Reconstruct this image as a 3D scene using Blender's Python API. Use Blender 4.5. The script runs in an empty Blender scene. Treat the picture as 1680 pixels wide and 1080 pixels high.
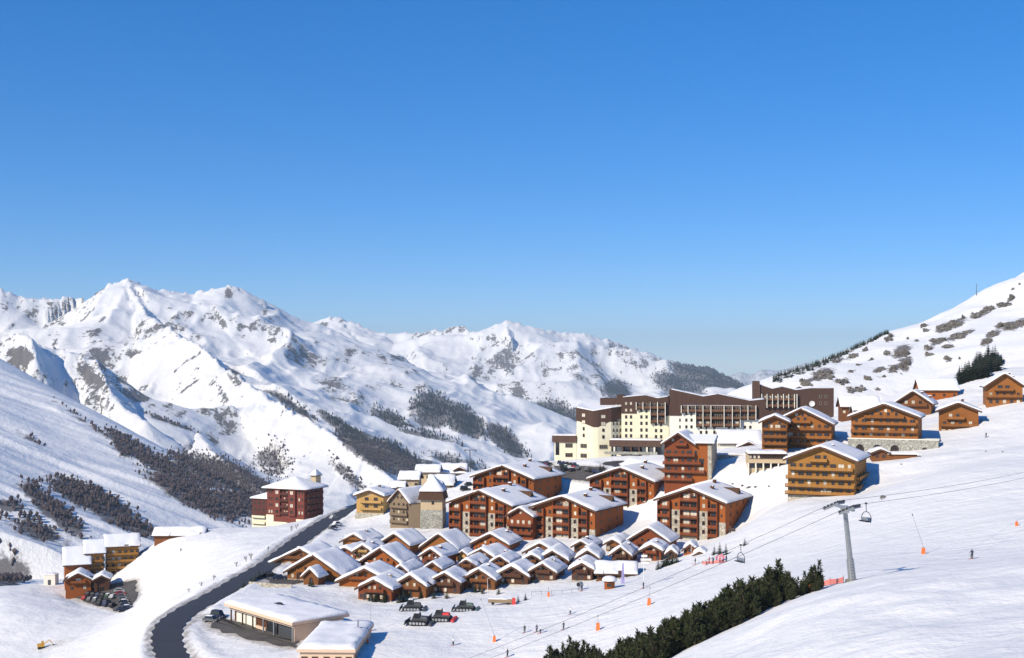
import bpy, math, random
import numpy as np
from mathutils import Vector, Matrix, noise as mnoise

sc = bpy.context.scene
COL = sc.collection
R = math.radians
F = 2028.0            # focal length in photo pixels (photo is 1680 x 1080)
CX, HY, CZ = 840.0, 600.0, 80.0

# ------------------------------------------------------------------ camera
cam_d = bpy.data.cameras.new('camera')
cam = bpy.data.objects.new('camera', cam_d)
COL.objects.link(cam)
cam.location = (0, 0, CZ)
cam.rotation_euler = (R(90), 0, 0)
cam_d.sensor_width = 36.0
cam_d.lens = 36.0 * F / 1680.0
cam_d.shift_y = (HY - 540.0) / 1680.0
cam_d.clip_start = 1.0
cam_d.clip_end = 60000.0
sc.camera = cam

# ------------------------------------------------------------------ sky, sun, exposure
SUN_AZ, SUN_EL = R(227), R(33)           # clockwise from +Y (view axis): behind the camera, to its left
world = bpy.data.worlds.new('World')
sc.world = world
world.use_nodes = True
wn = world.node_tree
sky = wn.nodes.new('ShaderNodeTexSky')
sky.sky_type = 'NISHITA'
sky.sun_disc = False
sky.sun_elevation = SUN_EL
sky.sun_rotation = SUN_AZ
sky.altitude = 1000
sky.air_density = 0.8
sky.dust_density = 0.0
sky.ozone_density = 8.0
bg = wn.nodes['Background']
bg.inputs['Strength'].default_value = 0.13
gm = wn.nodes.new('ShaderNodeGamma'); gm.inputs['Gamma'].default_value = 0.72
hs = wn.nodes.new('ShaderNodeHueSaturation')
hs.inputs['Hue'].default_value = 0.508
hs.inputs['Saturation'].default_value = 1.38
hs.inputs['Value'].default_value = 1.70
wn.links.new(sky.outputs['Color'], gm.inputs['Color'])
wn.links.new(gm.outputs['Color'], hs.inputs['Color'])
wn.links.new(hs.outputs['Color'], bg.inputs['Color'])

sun_d = bpy.data.lights.new('sun', 'SUN')
sun_d.energy = 5.0
sun_d.angle = R(0.53)
sun_d.color = (1.0, 0.89, 0.72)
sun = bpy.data.objects.new('sun', sun_d)
COL.objects.link(sun)
SV = Vector((math.sin(SUN_AZ) * math.cos(SUN_EL), math.cos(SUN_AZ) * math.cos(SUN_EL), math.sin(SUN_EL)))
sun.rotation_euler = SV.to_track_quat('Z', 'Y').to_euler()
sun.location = (-200, -200, 400)

sc.view_settings.view_transform = 'Standard'
sc.view_settings.look = 'None'
sc.view_settings.gamma = 1.0
sc.view_settings.exposure = 0.08
sc.render.engine = 'CYCLES'
sc.cycles.max_bounces = 5
sc.cycles.diffuse_bounces = 1
sc.cycles.glossy_bounces = 2
sc.cycles.volume_bounces = 0
sc.cycles.use_denoising = True

# ------------------------------------------------------------------ helpers
def P(px, py, d):
    """photo pixel and distance along the view axis -> place in the world"""
    return Vector(((px - CX) / F * d, d, CZ - (py - HY) / F * d))

def tag(o, label=None, cat=None, group=None, kind=None):
    if label: o['label'] = label
    if cat: o['category'] = cat
    if group: o['group'] = group
    if kind: o['kind'] = kind
    return o

def link(name, data, parent=None, loc=None, rz=None, rot=None, scale=None):
    o = bpy.data.objects.new(name, data)
    COL.objects.link(o)
    if parent: o.parent = parent
    if loc is not None: o.location = loc
    if rz is not None: o.rotation_euler = (0, 0, rz)
    if rot is not None: o.rotation_euler = rot
    if scale is not None: o.scale = scale
    return o

def empty(name, loc, rz=0.0):
    o = link(name, None, loc=loc, rz=rz)
    o.empty_display_size = 0.5
    return o

class MB:
    """collects faces, builds ONE mesh"""
    def __init__(s): s.v = []; s.f = []; s.m = []
    def add(s, vs, fs, mi=0):
        b = len(s.v); s.v += [tuple(v) for v in vs]
        for f in fs: s.f.append(tuple(b + i for i in f)); s.m.append(mi)
        return s
    def quad(s, a, b, c, d, mi=0): return s.add([a, b, c, d], [(0, 1, 2, 3)], mi)
    def box(s, x0, x1, y0, y1, z0, z1, mi=0):
        v = [(x0,y0,z0),(x1,y0,z0),(x1,y1,z0),(x0,y1,z0),(x0,y0,z1),(x1,y0,z1),(x1,y1,z1),(x0,y1,z1)]
        return s.add(v, [(0,3,2,1),(4,5,6,7),(0,1,5,4),(1,2,6,5),(2,3,7,6),(3,0,4,7)], mi)
    def hexa(s, b4, t4, mi=0):
        return s.add(list(b4) + list(t4), [(0,3,2,1),(4,5,6,7),(0,1,5,4),(1,2,6,5),(2,3,7,6),(3,0,4,7)], mi)
    def prism_y(s, poly, y0, y1, mi=0):
        """poly: (x,z) anticlockwise seen from -y"""
        n = len(poly)
        v = [(x, y0, z) for x, z in poly] + [(x, y1, z) for x, z in poly]
        f = [tuple(range(n)), tuple(range(2*n-1, n-1, -1))]
        for i in range(n):
            j = (i + 1) % n
            f.append((i, n + i, n + j, j))
        return s.add(v, f, mi)
    def prism_z(s, poly, z0, z1, mi=0):
        n = len(poly)
        v = [(x, y, z0) for x, y in poly] + [(x, y, z1) for x, y in poly]
        f = [tuple(range(n-1, -1, -1)), tuple(range(n, 2*n))]
        for i in range(n):
            j = (i + 1) % n
            f.append((i, j, n + j, n + i))
        return s.add(v, f, mi)
    def tube(s, p0, p1, r0, r1=None, n=6, mi=0, caps=True):
        r1 = r0 if r1 is None else r1
        p0, p1 = Vector(p0), Vector(p1)
        ax = (p1 - p0).normalized()
        up = Vector((0, 0, 1)) if abs(ax.z) < .9 else Vector((1, 0, 0))
        a = ax.cross(up).normalized(); b = ax.cross(a)
        v = []
        for p, r in ((p0, r0), (p1, r1)):
            for i in range(n):
                t = 2 * math.pi * i / n
                v.append(p + a * (r * math.cos(t)) + b * (r * math.sin(t)))
        f = [(i, n + i, n + (i + 1) % n, (i + 1) % n) for i in range(n)]
        if caps: f += [tuple(range(n)), tuple(range(2*n-1, n-1, -1))]
        return s.add(v, f, mi)
    def mesh(s, name, mats, smooth=False):
        me = bpy.data.meshes.new(name)
        me.from_pydata(s.v, [], s.f)
        for m in (mats if isinstance(mats, (list, tuple)) else [mats]):
            me.materials.append(m)
        me.polygons.foreach_set('material_index', s.m)
        if smooth: me.polygons.foreach_set('use_smooth', [True] * len(s.f))
        me.update()
        return me
    def build(s, name, mats, parent=None, smooth=False, **k):
        return link(name, s.mesh(name, mats, smooth), parent, **k)

# ---- numpy noise
def _hash(ix, iy, seed):
    h = (ix.astype(np.int64) * 374761393 + iy.astype(np.int64) * 668265263 + seed * 974711) & 0xffffffff
    h = ((h ^ (h >> 13)) * 1274126177) & 0xffffffff
    h = (h ^ (h >> 16)) & 0xffffffff
    return h.astype(np.float32) / np.float32(4294967295.0)
def vnoise(x, y, seed=0):
    xi = np.floor(x); yi = np.floor(y)
    fx = (x - xi).astype(np.float32); fy = (y - yi).astype(np.float32)
    fx = fx * fx * fx * (fx * (fx * 6 - 15) + 10); fy = fy * fy * fy * (fy * (fy * 6 - 15) + 10)
    a = _hash(xi, yi, seed); b = _hash(xi + 1, yi, seed); c = _hash(xi, yi + 1, seed); d = _hash(xi + 1, yi + 1, seed)
    return (a + (b - a) * fx) * (1 - fy) + (c + (d - c) * fx) * fy
def fbm(x, y, octv=5, seed=0, gain=.5, lac=2.03):
    t = 0; amp = 1; tot = 0
    for o in range(octv):
        t = t + amp * vnoise(x, y, seed + o * 17); tot += amp
        amp *= gain; x = x * lac + 13.7; y = y * lac + 7.3
    return t / tot
def ridged(x, y, octv=5, seed=0, gain=.5):
    t = 0; amp = 1; tot = 0
    for o in range(octv):
        t = t + amp * (1 - np.abs(2 * vnoise(x, y, seed + o * 31) - 1)); tot += amp
        amp *= gain; x = x * 2.07 + 5.1; y = y * 2.07 + 9.2
    return t / tot
def sstep(a, b, x):
    t = np.clip((x - a) / (b - a), 0, 1)
    return t * t * (3 - 2 * t)

def grid_mesh(name, X, Y, Z, mats, attrs=None):
    ny, nx = X.shape
    co = np.stack([X, Y, Z], -1).astype(np.float32).reshape(-1)
    idx = np.arange(nx * ny).reshape(ny, nx)
    q = np.stack([idx[:-1, :-1], idx[:-1, 1:], idx[1:, 1:], idx[1:, :-1]], -1).reshape(-1, 4)
    me = bpy.data.meshes.new(name)
    me.vertices.add(nx * ny); me.vertices.foreach_set('co', co)
    me.loops.add(q.size); me.loops.foreach_set('vertex_index', q.reshape(-1).astype(np.int32))
    me.polygons.add(len(q))
    me.polygons.foreach_set('loop_start', np.arange(0, q.size, 4, dtype=np.int32))
    me.polygons.foreach_set('use_smooth', np.ones(len(q), dtype=bool))
    me.update(calc_edges=True)
    for k, a in (attrs or {}).items():
        at = me.attributes.new(k, 'FLOAT', 'POINT')
        at.data.foreach_set('value', a.astype(np.float32).reshape(-1))
    for m in mats: me.materials.append(m)
    return me

# ------------------------------------------------------------------ materials
def new_mat(name):
    m = bpy.data.materials.new(name); m.use_nodes = True
    nt = m.node_tree
    return m, nt, nt.nodes['Principled BSDF']
def N(nt, t, **k):
    n = nt.nodes.new(t)
    for a, b in k.items():
        if a.startswith('i_'):
            key = a[2:]
            key = int(key) if key.isdigit() else key.replace('_', ' ')
            n.inputs[key].default_value = b
        else: setattr(n, a, b)
    return n
def L(nt, a, b): nt.links.new(a, b)
def mixc(nt, fac, a, b):
    n = nt.nodes.new('ShaderNodeMix'); n.data_type = 'RGBA'
    for s, v in ((n.inputs[0], fac), (n.inputs[6], a), (n.inputs[7], b)):
        if hasattr(v, 'is_linked'): L(nt, v, s)
        else: s.default_value = v if not isinstance(v, tuple) or len(v) == 4 else (*v, 1)
    return n.outputs[2]
def math_n(nt, op, a, b=None, c=None, clamp=False):
    n = nt.nodes.new('ShaderNodeMath'); n.operation = op; n.use_clamp = clamp
    for i, v in enumerate((a, b, c)):
        if v is None: continue
        if hasattr(v, 'is_linked'): L(nt, v, n.inputs[i])
        else: n.inputs[i].default_value = v
    return n.outputs[0]
def smooth_n(nt, x, a, b):
    n = nt.nodes.new('ShaderNodeMapRange'); n.interpolation_type = 'SMOOTHSTEP'
    L(nt, x, n.inputs['Value']); n.inputs['From Min'].default_value = a; n.inputs['From Max'].default_value = b
    return n.outputs['Result']
def noise_n(nt, scale, detail=4, rough=.55, vec=None, dist=0.0):
    n = N(nt, 'ShaderNodeTexNoise'); n.inputs['Scale'].default_value = scale
    n.inputs['Detail'].default_value = detail; n.inputs['Roughness'].default_value = rough
    n.inputs['Distortion'].default_value = dist
    if vec is not None: L(nt, vec, n.inputs['Vector'])
    return n.outputs['Fac']
def obj_co(nt, scale=None):
    t = N(nt, 'ShaderNodeTexCoord').outputs['Object']
    if scale:
        m = N(nt, 'ShaderNodeMapping'); m.inputs['Scale'].default_value = scale; L(nt, t, m.inputs['Vector']); t = m.outputs['Vector']
    return t
def bump_n(nt, bs, h, strength, dist):
    b = N(nt, 'ShaderNodeBump'); b.inputs['Strength'].default_value = strength; b.inputs['Distance'].default_value = dist
    L(nt, h, b.inputs['Height']); L(nt, b.outputs['Normal'], bs.inputs['Normal'])

def simple(name, col, rough=.6, var=.12, scale=3.0, stretch=None, spec=.3, metal=0.0, objvar=0.0):
    """plain colour broken up by noise in the object's own space"""
    m, nt, bs = new_mat(name)
    nz = noise_n(nt, scale, 4, .6, obj_co(nt, stretch))
    lo = tuple(max(0, c * (1 - var * 2)) for c in col); hi = tuple(min(1, c * (1 + var * 1.6)) for c in col)
    c = mixc(nt, nz, lo, hi)
    if objvar:
        oi = N(nt, 'ShaderNodeObjectInfo')
        f = math_n(nt, 'MULTIPLY_ADD', oi.outputs['Random'], objvar * 2, 1 - objvar)
        mx = N(nt, 'ShaderNodeMix'); mx.data_type = 'RGBA'; mx.blend_type = 'MULTIPLY'; mx.inputs[0].default_value = 1
        L(nt, c, mx.inputs[6]); L(nt, f, mx.inputs[7]); c = mx.outputs[2]
    L(nt, c, bs.inputs['Base Color'])
    bs.inputs['Roughness'].default_value = rough; bs.inputs['Metallic'].default_value = metal
    bs.inputs['Specular IOR Level'].default_value = spec
    return m

M = {}
# snow on the ground: off-white with dirt where machines and cars have worked (attribute), tracks and wind relief as bump
def snow_ground():
    m, nt, bs = new_mat('snow_ground')
    co = obj_co(nt)
    dirt = N(nt, 'ShaderNodeAttribute', attribute_name='dirt').outputs['Fac']
    piste = N(nt, 'ShaderNodeAttribute', attribute_name='piste').outputs['Fac']
    n1 = noise_n(nt, .05, 5, .6, co); n2 = noise_n(nt, .6, 5, .65, co)
    base = mixc(nt, n1, (.775, .77, .76), (.845, .837, .822))
    base = mixc(nt, math_n(nt, 'MULTIPLY', smooth_n(nt, n2, .55, .75), .25), base, (.74, .735, .73))
    dm = smooth_n(nt, math_n(nt, 'ADD', dirt, math_n(nt, 'MULTIPLY_ADD', n2, .9, -.45)), .25, .85)
    base = mixc(nt, math_n(nt, 'MULTIPLY', dm, .8), base, (.26, .215, .16))
    L(nt, base, bs.inputs['Base Color'])
    bs.inputs['Roughness'].default_value = .75; bs.inputs['Specular IOR Level'].default_value = .2
    # groomer tracks: long streaks that run along the fall line
    mp = N(nt, 'ShaderNodeMapping'); mp.inputs['Rotation'].default_value = (0, 0, R(-38)); mp.inputs['Scale'].default_value = (.03, .55, .3)
    L(nt, co, mp.inputs['Vector'])
    tr = noise_n(nt, 1.0, 4, .6, mp.outputs['Vector'])
    h = math_n(nt, 'ADD', math_n(nt, 'MULTIPLY', n2, .32), math_n(nt, 'MULTIPLY', math_n(nt, 'MULTIPLY', tr, piste), 1.3))
    n3 = noise_n(nt, .13, 5, .6, co)
    h = math_n(nt, 'ADD', h, math_n(nt, 'MULTIPLY', n3, 2.2))
    bump_n(nt, bs, h, .6, .7)
    return m
M['snow_ground'] = snow_ground()

def mountain_mat(name='mountain_snow_rock', k=1.0, bump=12.0):
    m, nt, bs = new_mat(name)
    co = obj_co(nt)
    rock = N(nt, 'ShaderNodeAttribute', attribute_name='rock').outputs['Fac']
    wood = N(nt, 'ShaderNodeAttribute', attribute_name='wood').outputs['Fac']
    n1 = noise_n(nt, .012 * k, 8, .72, co); n2 = noise_n(nt, .075 * k, 6, .75, co)
    # streaks down the slope, where the snow has slid off the ribs
    st = noise_n(nt, 1.0, 5, .65, obj_co(nt, (.045 * k, .007 * k, .012 * k)))
    nn = math_n(nt, 'MULTIPLY_ADD', math_n(nt, 'ADD', math_n(nt, 'MULTIPLY', n1, .38), math_n(nt, 'ADD', math_n(nt, 'MULTIPLY', n2, .37), math_n(nt, 'MULTIPLY', st, .25))), 3.0, -1.5)
    rm = smooth_n(nt, math_n(nt, 'ADD', rock, nn), .36, .47)
    wm = smooth_n(nt, math_n(nt, 'ADD', wood, nn), .0, .30)
    snow = mixc(nt, n1, (.77, .78, .79), (.85, .85, .845))
    rc = mixc(nt, n2, (.065, .058, .058), (.20, .178, .172))
    c = mixc(nt, math_n(nt, 'MULTIPLY', rm, .9), snow, rc)
    wc = mixc(nt, n2, (.035, .03, .035), (.085, .07, .072))
    c = mixc(nt, math_n(nt, 'MULTIPLY', wm, .85), c, wc)
    L(nt, c, bs.inputs['Base Color'])
    bs.inputs['Roughness'].default_value = .85; bs.inputs['Specular IOR Level'].default_value = .1
    h = math_n(nt, 'ADD', math_n(nt, 'MULTIPLY', n1, .6), math_n(nt, 'MULTIPLY', rm, math_n(nt, 'MULTIPLY', n2, .8)))
    bump_n(nt, bs, h, .85, bump)
    return m
M['mountain'] = mountain_mat()
M['hillside'] = mountain_mat('hillside_snow_rock', 9.0, 2.0)
# ------------------------------------------------------------------ near terrain
# known places on the ground: photo pixel and distance -> (x, y, z); a smooth surface is laid through them
CTRL = [
 # foreground spur in front of the dwarf pines
 (1680,1080,95),(1400,1080,112),(1200,1080,140),(1100,1080,160),(1680,1000,118),(1500,1010,128),(1300,1030,150),
 (1680,932,152),(1540,940,168),(1450,946,180),(1400,953,188),(1345,968,186),(1270,995,182),(1190,1032,178),(1110,1078,174),
 (1020,1125,172),(940,1165,172),(1900,1000,130),(1900,910,160),
 (1000,1250,120),(700,1250,190),(850,1190,215),
 # hollow and piste behind the spur
 (1680,918,196),(1560,922,215),(1440,925,222),(1330,935,228),(1220,965,238),(1120,1005,245),(1010,1055,250),(900,1100,252),
 (840,1080,262),(840,1030,283),(930,1025,284),(1065,990,284),(980,1010,285),(700,1060,272),(600,1075,268),(760,1045,282),
 (1200,930,305),(1300,905,290),(1400,900,268),(1515,905,240),(1600,910,225),(1680,860,252),(1750,800,300),
 (1600,800,312),(1680,740,372),(1500,780,352),(1450,800,352),(1340,850,335),(1250,880,340),
 (1290,822,374),(1420,816,370),(1540,745,402),(1620,715,425),(1680,668,455),(1800,640,470),(1900,700,400),
 # chalet village
 (560,1000,322),(660,1000,318),(760,1000,312),(1270,817,386),(1278,823,376),(1290,825,374),(1285,829,366),(1320,831,366),(1310,824,375),(1350,824,375),(1360,829,366),(1395,821,371),(960,968,318),(1000,965,316),
 (980,957,334),(1012,958,334),(1042,955,333),(1060,948,328),(1120,925,336),(1180,915,335),(1180,893,372),(1222,885,392),
 
 (800,886,416),(940,890,402),(1020,878,400),(1075,872,398),(1190,890,393),(1030,852,438),(960,852,440),
 (1110,850,425),(1240,850,408),(860,845,462),(770,848,462),(905,815,480),(920,800,488),
 (1130,792,430),(1090,792,436),(1170,790,426),(1210,780,428),(1260,795,405),(1250,772,425),(1290,770,418),
 (1200,748,455),(1240,745,450),(1320,742,438),(1280,740,442),(1450,748,417),(1500,748,410),(1400,748,412),(1580,708,438),(1535,720,435),
 (1640,664,468),(1560,690,470),(1492,690,490),(1420,690,490),(1540,660,530),
 (940,757,516),(910,760,512),(1000,752,516),(1060,750,512),(1180,745,525),(1260,720,540),(1340,690,545),
 (930,768,492),(880,768,505),(985,785,470),(970,778,480),(1040,770,470),(860,762,540),(790,768,555),(740,790,545),
 (690,870,438),(650,872,442),(730,875,432),(700,815,490),(600,858,478),(570,862,478),(640,850,470),(660,806,525),(760,800,500),
 # road and what lies left of it
 (560,843,520),(530,858,480),(500,880,440),(470,905,410),(440,930,385),(380,960,350),(310,1000,322),(272,1030,302),(265,1055,288),(285,1080,276),(310,1110,262),
 (470,862,538),(411,870,540),(525,850,545),(480,876,470),(440,890,450),(400,895,440),(350,905,440),(300,928,450),(300,883,495),(275,887,494),(250,888,497),(318,884,495),(250,886,500),(335,880,500),
 (420,915,400),(350,958,368),(290,990,342),(240,1030,322),(230,1075,300),(258,980,446),(240,990,444),(275,960,452),(290,940,452),(245,935,484),(262,912,482),(238,970,476),(222,987,455),(212,1008,438),
 (175,960,497),(110,965,500),(225,955,490),(90,960,505),(160,985,468),(205,1000,450),(130,990,468),(100,1000,440),(40,985,455),(0,1000,440),
 (0,965,480),(60,955,492),(-120,990,470),(0,1080,392),(100,1072,395),(60,1050,410),(190,1030,400),(150,1050,392),(200,1085,335),(130,1120,330),(-120,1080,400),
 (400,1040,298),(450,1055,285),(380,1022,306),(500,1062,276),(350,1060,290),(420,1000,318),(480,985,322),(585,1070,262),(590,1040,285),
 (420,975,340),(440,955,355),
]
CAB = {
 # cabins of the village: left eave, right eave, ridge (photo pixels), distance, wall, kind
 'front row facing the snow groomers': [
  ((581,962),(645,971),(611,950),334,'wood_red'), ((643,955),(701,967),(667,943),338,'wood_mid'), ((700,949),(757,961),(722,939),341,'wood_dark'),
  ((756,945),(814,957),(778,933),344,'wood_mid'), ((810,939),(869,951),(833,928),347,'wood_dark'), ((865,936),(914,942),(886,924),348,'wood_dark'),
  ((932,934),(976,935),(954,923),340,'wood_dark')],
 'second row behind the front cabins': [
  ((549,956),(646,955),(601,932),348,'wood_orange'), ((641,938),(672,940),(655,927),360,'wood_mid'), ((692,933),(726,934),(711,922),360,'wood_mid'), ((747,928),(783,929),(766,917),361,'wood_mid'),
  ((802,923),(837,924),(821,912),362,'wood_mid'), ((855,918),(889,919),(874,909),363,'wood_mid'), ((878,917),(934,922),(904,903),366,'wood_dark'),
  ((943,911),(985,921),(961,902),363,'wood_dark'), ((998,907),(1038,916),(1015,897),360,'wood_dark'), ((1048,903),(1088,903),(1069,893),356,'wood_red')],
 'third row in the middle of the village': [
  ((464,935),(561,947),(514,909.5),362,'wood_brown'), ((584,926),(662,926),(632,898.5),376,'wood_orange'), ((686,910),(726,917),(702,899.5),376,'wood_red'),
  ((766,913),(812,914),(793,900),374,'wood_red'), ((856,911),(915,904),(893,890),386,'wood_mid'), ((936,897),(970,897),(955,887),384,'wood_mid'), ((989,893),(1020,893),(1008,884),382,'wood_mid')],
 'back row below the orange residences': [
  ((438,926),(545,930),(494,899.5),386,'wood_mid'), ((546,907),(584,909),(565,897.5),396,'wood_red'), ((578,904),(611,905),(596,894),393,'wood_yellow'), ((556,889),(603,890),(580,876),416,'wood_brown'),
  ((619,891),(673,897),(647,874.5),402,'wood_brown'), ((686,891),(752,910),(714,874.5),396,'wood_brown'), ((771,891),(836,894),(809,874.5),398,'wood_orange'), ((1026,881),(1100,896),(1058,864.5),374,'wood_red')],
}
XYZ = [
 # under and behind the camera, and the far rims where the ground falls into the valley
 (0,0,74),(60,0,76),(-60,0,66),(120,40,72),(0,60,60),(60,60,61),(-80,80,38),(0,-80,86),(150,-60,96),(-150,-60,60),(-150,100,18),(-60,150,30),(240,80,82),(-260,100,0),(-170,200,4),
 (-80,230,14),(-260,220,-20),
 (-330,430,-28),(-300,530,-45),(-240,560,-38),(-180,580,-30),(-150,620,-70),(-120,600,-18),(-90,620,-40),(-60,640,-40),(-30,640,-20),(0,650,-30),(40,640,8),(-220,640,-95),(-330,640,-120),(-60,700,-95),(0,720,-90),(80,700,0),
 (130,660,32),(170,640,42),(240,640,58),(320,620,78),(420,560,92),(420,460,82),(420,300,70),
]
# hillside behind the hamlet: skyline and flank
HILL = [
 (1680,467,1000),(1600,500,980),(1500,541,950),(1400,583,915),(1330,611,880),(1270,634,840),(1210,648,745),(1160,658,690),
 (1800,400,1020),(2000,330,1050),(1680,520,820),(1600,560,760),(1500,590,740),(1400,625,690),(1330,645,650),(1680,600,640),(1580,620,620),(1480,638,610),(1800,540,700),(2000,560,600),
]
pts = [tuple(P(*c)) for c in CTRL] + XYZ + [tuple(P(*c)) for c in HILL]
for lst in CAB.values():
    for eL, eR, ap, d, wl in lst: pts.append(tuple(P((eL[0] + eR[0]) / 2, eR[1] + 12.5, d + 1)))
for c in HILL[:11]:                      # the far side of that ridge falls away again
    p = P(*c); pts.append((p.x + 30, p.y + 320, p.z - 130))
pts = np.array(pts, dtype=np.float64)
_c = 22.0
def _kern(r2): return np.sqrt(r2 + _c * _c)
_n = len(pts)
_A = np.zeros((_n + 3, _n + 3))
_d2 = (pts[:, None, 0] - pts[None, :, 0]) ** 2 + (pts[:, None, 1] - pts[None, :, 1]) ** 2
_A[:_n, :_n] = _kern(_d2) - np.eye(_n) * 3.0
_A[:_n, _n] = 1; _A[:_n, _n + 1] = pts[:, 0] / 100; _A[:_n, _n + 2] = pts[:, 1] / 100
_A[_n:, :_n] = _A[:_n, _n:].T
_w = np.linalg.solve(_A, np.concatenate([pts[:, 2], np.zeros(3)]))
def rbf(x, y):
    x = np.asarray(x, dtype=np.float64); y = np.asarray(y, dtype=np.float64)
    z = _w[_n] + _w[_n + 1] * x / 100 + _w[_n + 2] * y / 100
    for i in range(_n):
        z = z + _w[i] * np.sqrt((x - pts[i, 0]) ** 2 + (y - pts[i, 1]) ** 2 + _c * _c)
    return z

# the road: centre line in the world, with the ground cut level under it
def catmull(ps, n=12):
    ps = [np.array(p, dtype=float) for p in ps]; out = []
    for i in range(len(ps) - 1):
        p0 = ps[max(i - 1, 0)]; p1 = ps[i]; p2 = ps[i + 1]; p3 = ps[min(i + 2, len(ps) - 1)]
        for k in range(n):
            t = k / n
            out.append(.5 * ((2 * p1) + (-p0 + p2) * t + (2 * p0 - 5 * p1 + 4 * p2 - p3) * t * t + (-p0 + 3 * p1 - 3 * p2 + p3) * t ** 3))
    out.append(ps[-1]); return np.array(out)
ROAD_PX = [(340,1140,250),(305,1100,266),(284,1078,277),(274,1052,289),(280,1024,304),(310,1000,322),(362,972,345),(402,948,364),(440,926,386),(470,903,411),(500,880,440),(532,858,482),(560,843,521),(585,832,552),(600,824,580)]
ROAD = catmull([tuple(P(*c)) for c in ROAD_PX], 10)
DRIVE = catmull([tuple(P(*c)) for c in [(1040,757,505),(1015,757,503),(1002,760,500),(1012,768,488),(1035,775,474),(1050,782,460)]], 8)
def poly_dist(x, y, line):
    best = np.full(x.shape, 1e9); bz = np.zeros(x.shape)
    for a, b in zip(line[:-1], line[1:]):
        dx, dy = b[0] - a[0], b[1] - a[1]
        t = np.clip(((x - a[0]) * dx + (y - a[1]) * dy) / (dx * dx + dy * dy + 1e-9), 0, 1)
        d = np.hypot(x - a[0] - t * dx, y - a[1] - t * dy); z = a[2] + t * (b[2] - a[2])
        k = d < best; best = np.where(k, d, best); bz = np.where(k, z, bz)
    return best, bz
# level places: (corner list in the world, level) for car parks and forecourts
def wpoly(lst, d): return [tuple(P(px, py, dd)) for (px, py), dd in zip(lst, d)]
PARKS = {
 'left':   wpoly([(118,976),(160,962),(222,962),(226,985),(205,1008),(186,1000)], [478,488,488,466,446,452]),
 'hotel':  wpoly([(908,760),(990,772),(1000,788),(975,782),(915,776)], [508,490,466,470,488]),
 'upper':  wpoly([(866,762),(905,759),(905,769),(868,772)], [520,518,503,500]),
 'garage': wpoly([(340,1006),(372,1012),(490,1046),(484,1062),(420,1050),(345,1028)], [314,308,288,280,288,302]),
 'village':wpoly([(432,950),(470,940),(500,952),(455,966)], [368,374,362,352]),
}
def poly_sdf(x, y, poly):
    d = np.full(x.shape, 1e9); ins = np.zeros(x.shape, dtype=bool); n = len(poly)
    for i in range(n):
        a = poly[i]; b = poly[(i + 1) % n]; ex, ey = b[0] - a[0], b[1] - a[1]
        t = np.clip(((x - a[0]) * ex + (y - a[1]) * ey) / (ex * ex + ey * ey + 1e-9), 0, 1)
        d = np.minimum(d, np.hypot(x - a[0] - t * ex, y - a[1] - t * ey))
        c = ((a[1] > y) != (b[1] > y)) & (x < (b[0] - a[0]) * (y - a[1]) / (b[1] - a[1] + 1e-12) + a[0])
        ins ^= c
    return np.where(ins, -d, d)
PARK_FIT = {}
for k, pl in PARKS.items():
    a = np.array(pl); A = np.c_[a[:, 0], a[:, 1], np.ones(len(a))]
    z = rbf(a[:, 0], a[:, 1]) * .6 + a[:, 2] * .4
    PARK_FIT[k] = np.linalg.lstsq(A, z, rcond=None)[0]

GX0, GX1, GY0, GY1, GS = -345.0, 430.0, -90.0, 720.0, 1.6
gx = np.arange(GX0, GX1 + .1, GS); gy = np.arange(GY0, GY1 + .1, GS)
TX, TY = np.meshgrid(gx, gy)
# evaluate coarsely, then refine (the surface is smooth)
cx_ = np.arange(GX0, GX1 + 7, 4.8); cy_ = np.arange(GY0, GY1 + 7, 4.8)
CXm, CYm = np.meshgrid(cx_, cy_); CZm = rbf(CXm, CYm)
def bil(x, y):
    fx = np.clip((x - GX0) / 4.8, 0, len(cx_) - 1.001); fy = np.clip((y - GY0) / 4.8, 0, len(cy_) - 1.001)
    i = fx.astype(int); j = fy.astype(int); u = fx - i; v = fy - j
    return (CZm[j, i] * (1 - u) + CZm[j, i + 1] * u) * (1 - v) + (CZm[j + 1, i] * (1 - u) + CZm[j + 1, i + 1] * u) * v
TZ = bil(TX, TY)
rd, rz_ = poly_dist(TX, TY, ROAD)
dd_, dz_ = poly_dist(TX, TY, DRIVE)
flatness = np.minimum(sstep(4.5, 9, rd), sstep(3.5, 7, dd_))
rough = (fbm(TX / 22, TY / 22, 4, 3) - .5) * (2.0 + 1.2 * sstep(190, 150, TY)) + (fbm(TX / 5.5, TY / 5.5, 3, 9) - .5) * .55
pisteM = sstep(-.18, .02, (TX - 20) / 300) * sstep(400, 330, TY) * sstep(140, 200, TY)
TZ = TZ + rough * flatness * (1 - .75 * pisteM)
k = 1 - sstep(4.6, 9.0, rd); TZ = TZ * (1 - k) + (rz_ - .25) * k
bank = np.exp(-((rd - 6.8) / 1.8) ** 2) * (.6 + .9 * fbm(TX / 6, TY / 6, 3, 21)); TZ = TZ + bank
k = 1 - sstep(3.2, 7.0, dd_); TZ = TZ * (1 - k) + (dz_ - .25) * k
dirt = np.exp(-((rd - 4.2) / 1.6) ** 2) * .75
for key, pl in PARKS.items():
    s = poly_sdf(TX, TY, pl); c = PARK_FIT[key]
    k = 1 - sstep(0.8, 6.0, s); TZ = TZ * (1 - k) + (c[0] * TX + c[1] * TY + c[2] - .22) * k
    dirt = np.maximum(dirt, np.exp(-(np.maximum(s, 0) / 2.6) ** 2) * .72)
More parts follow.
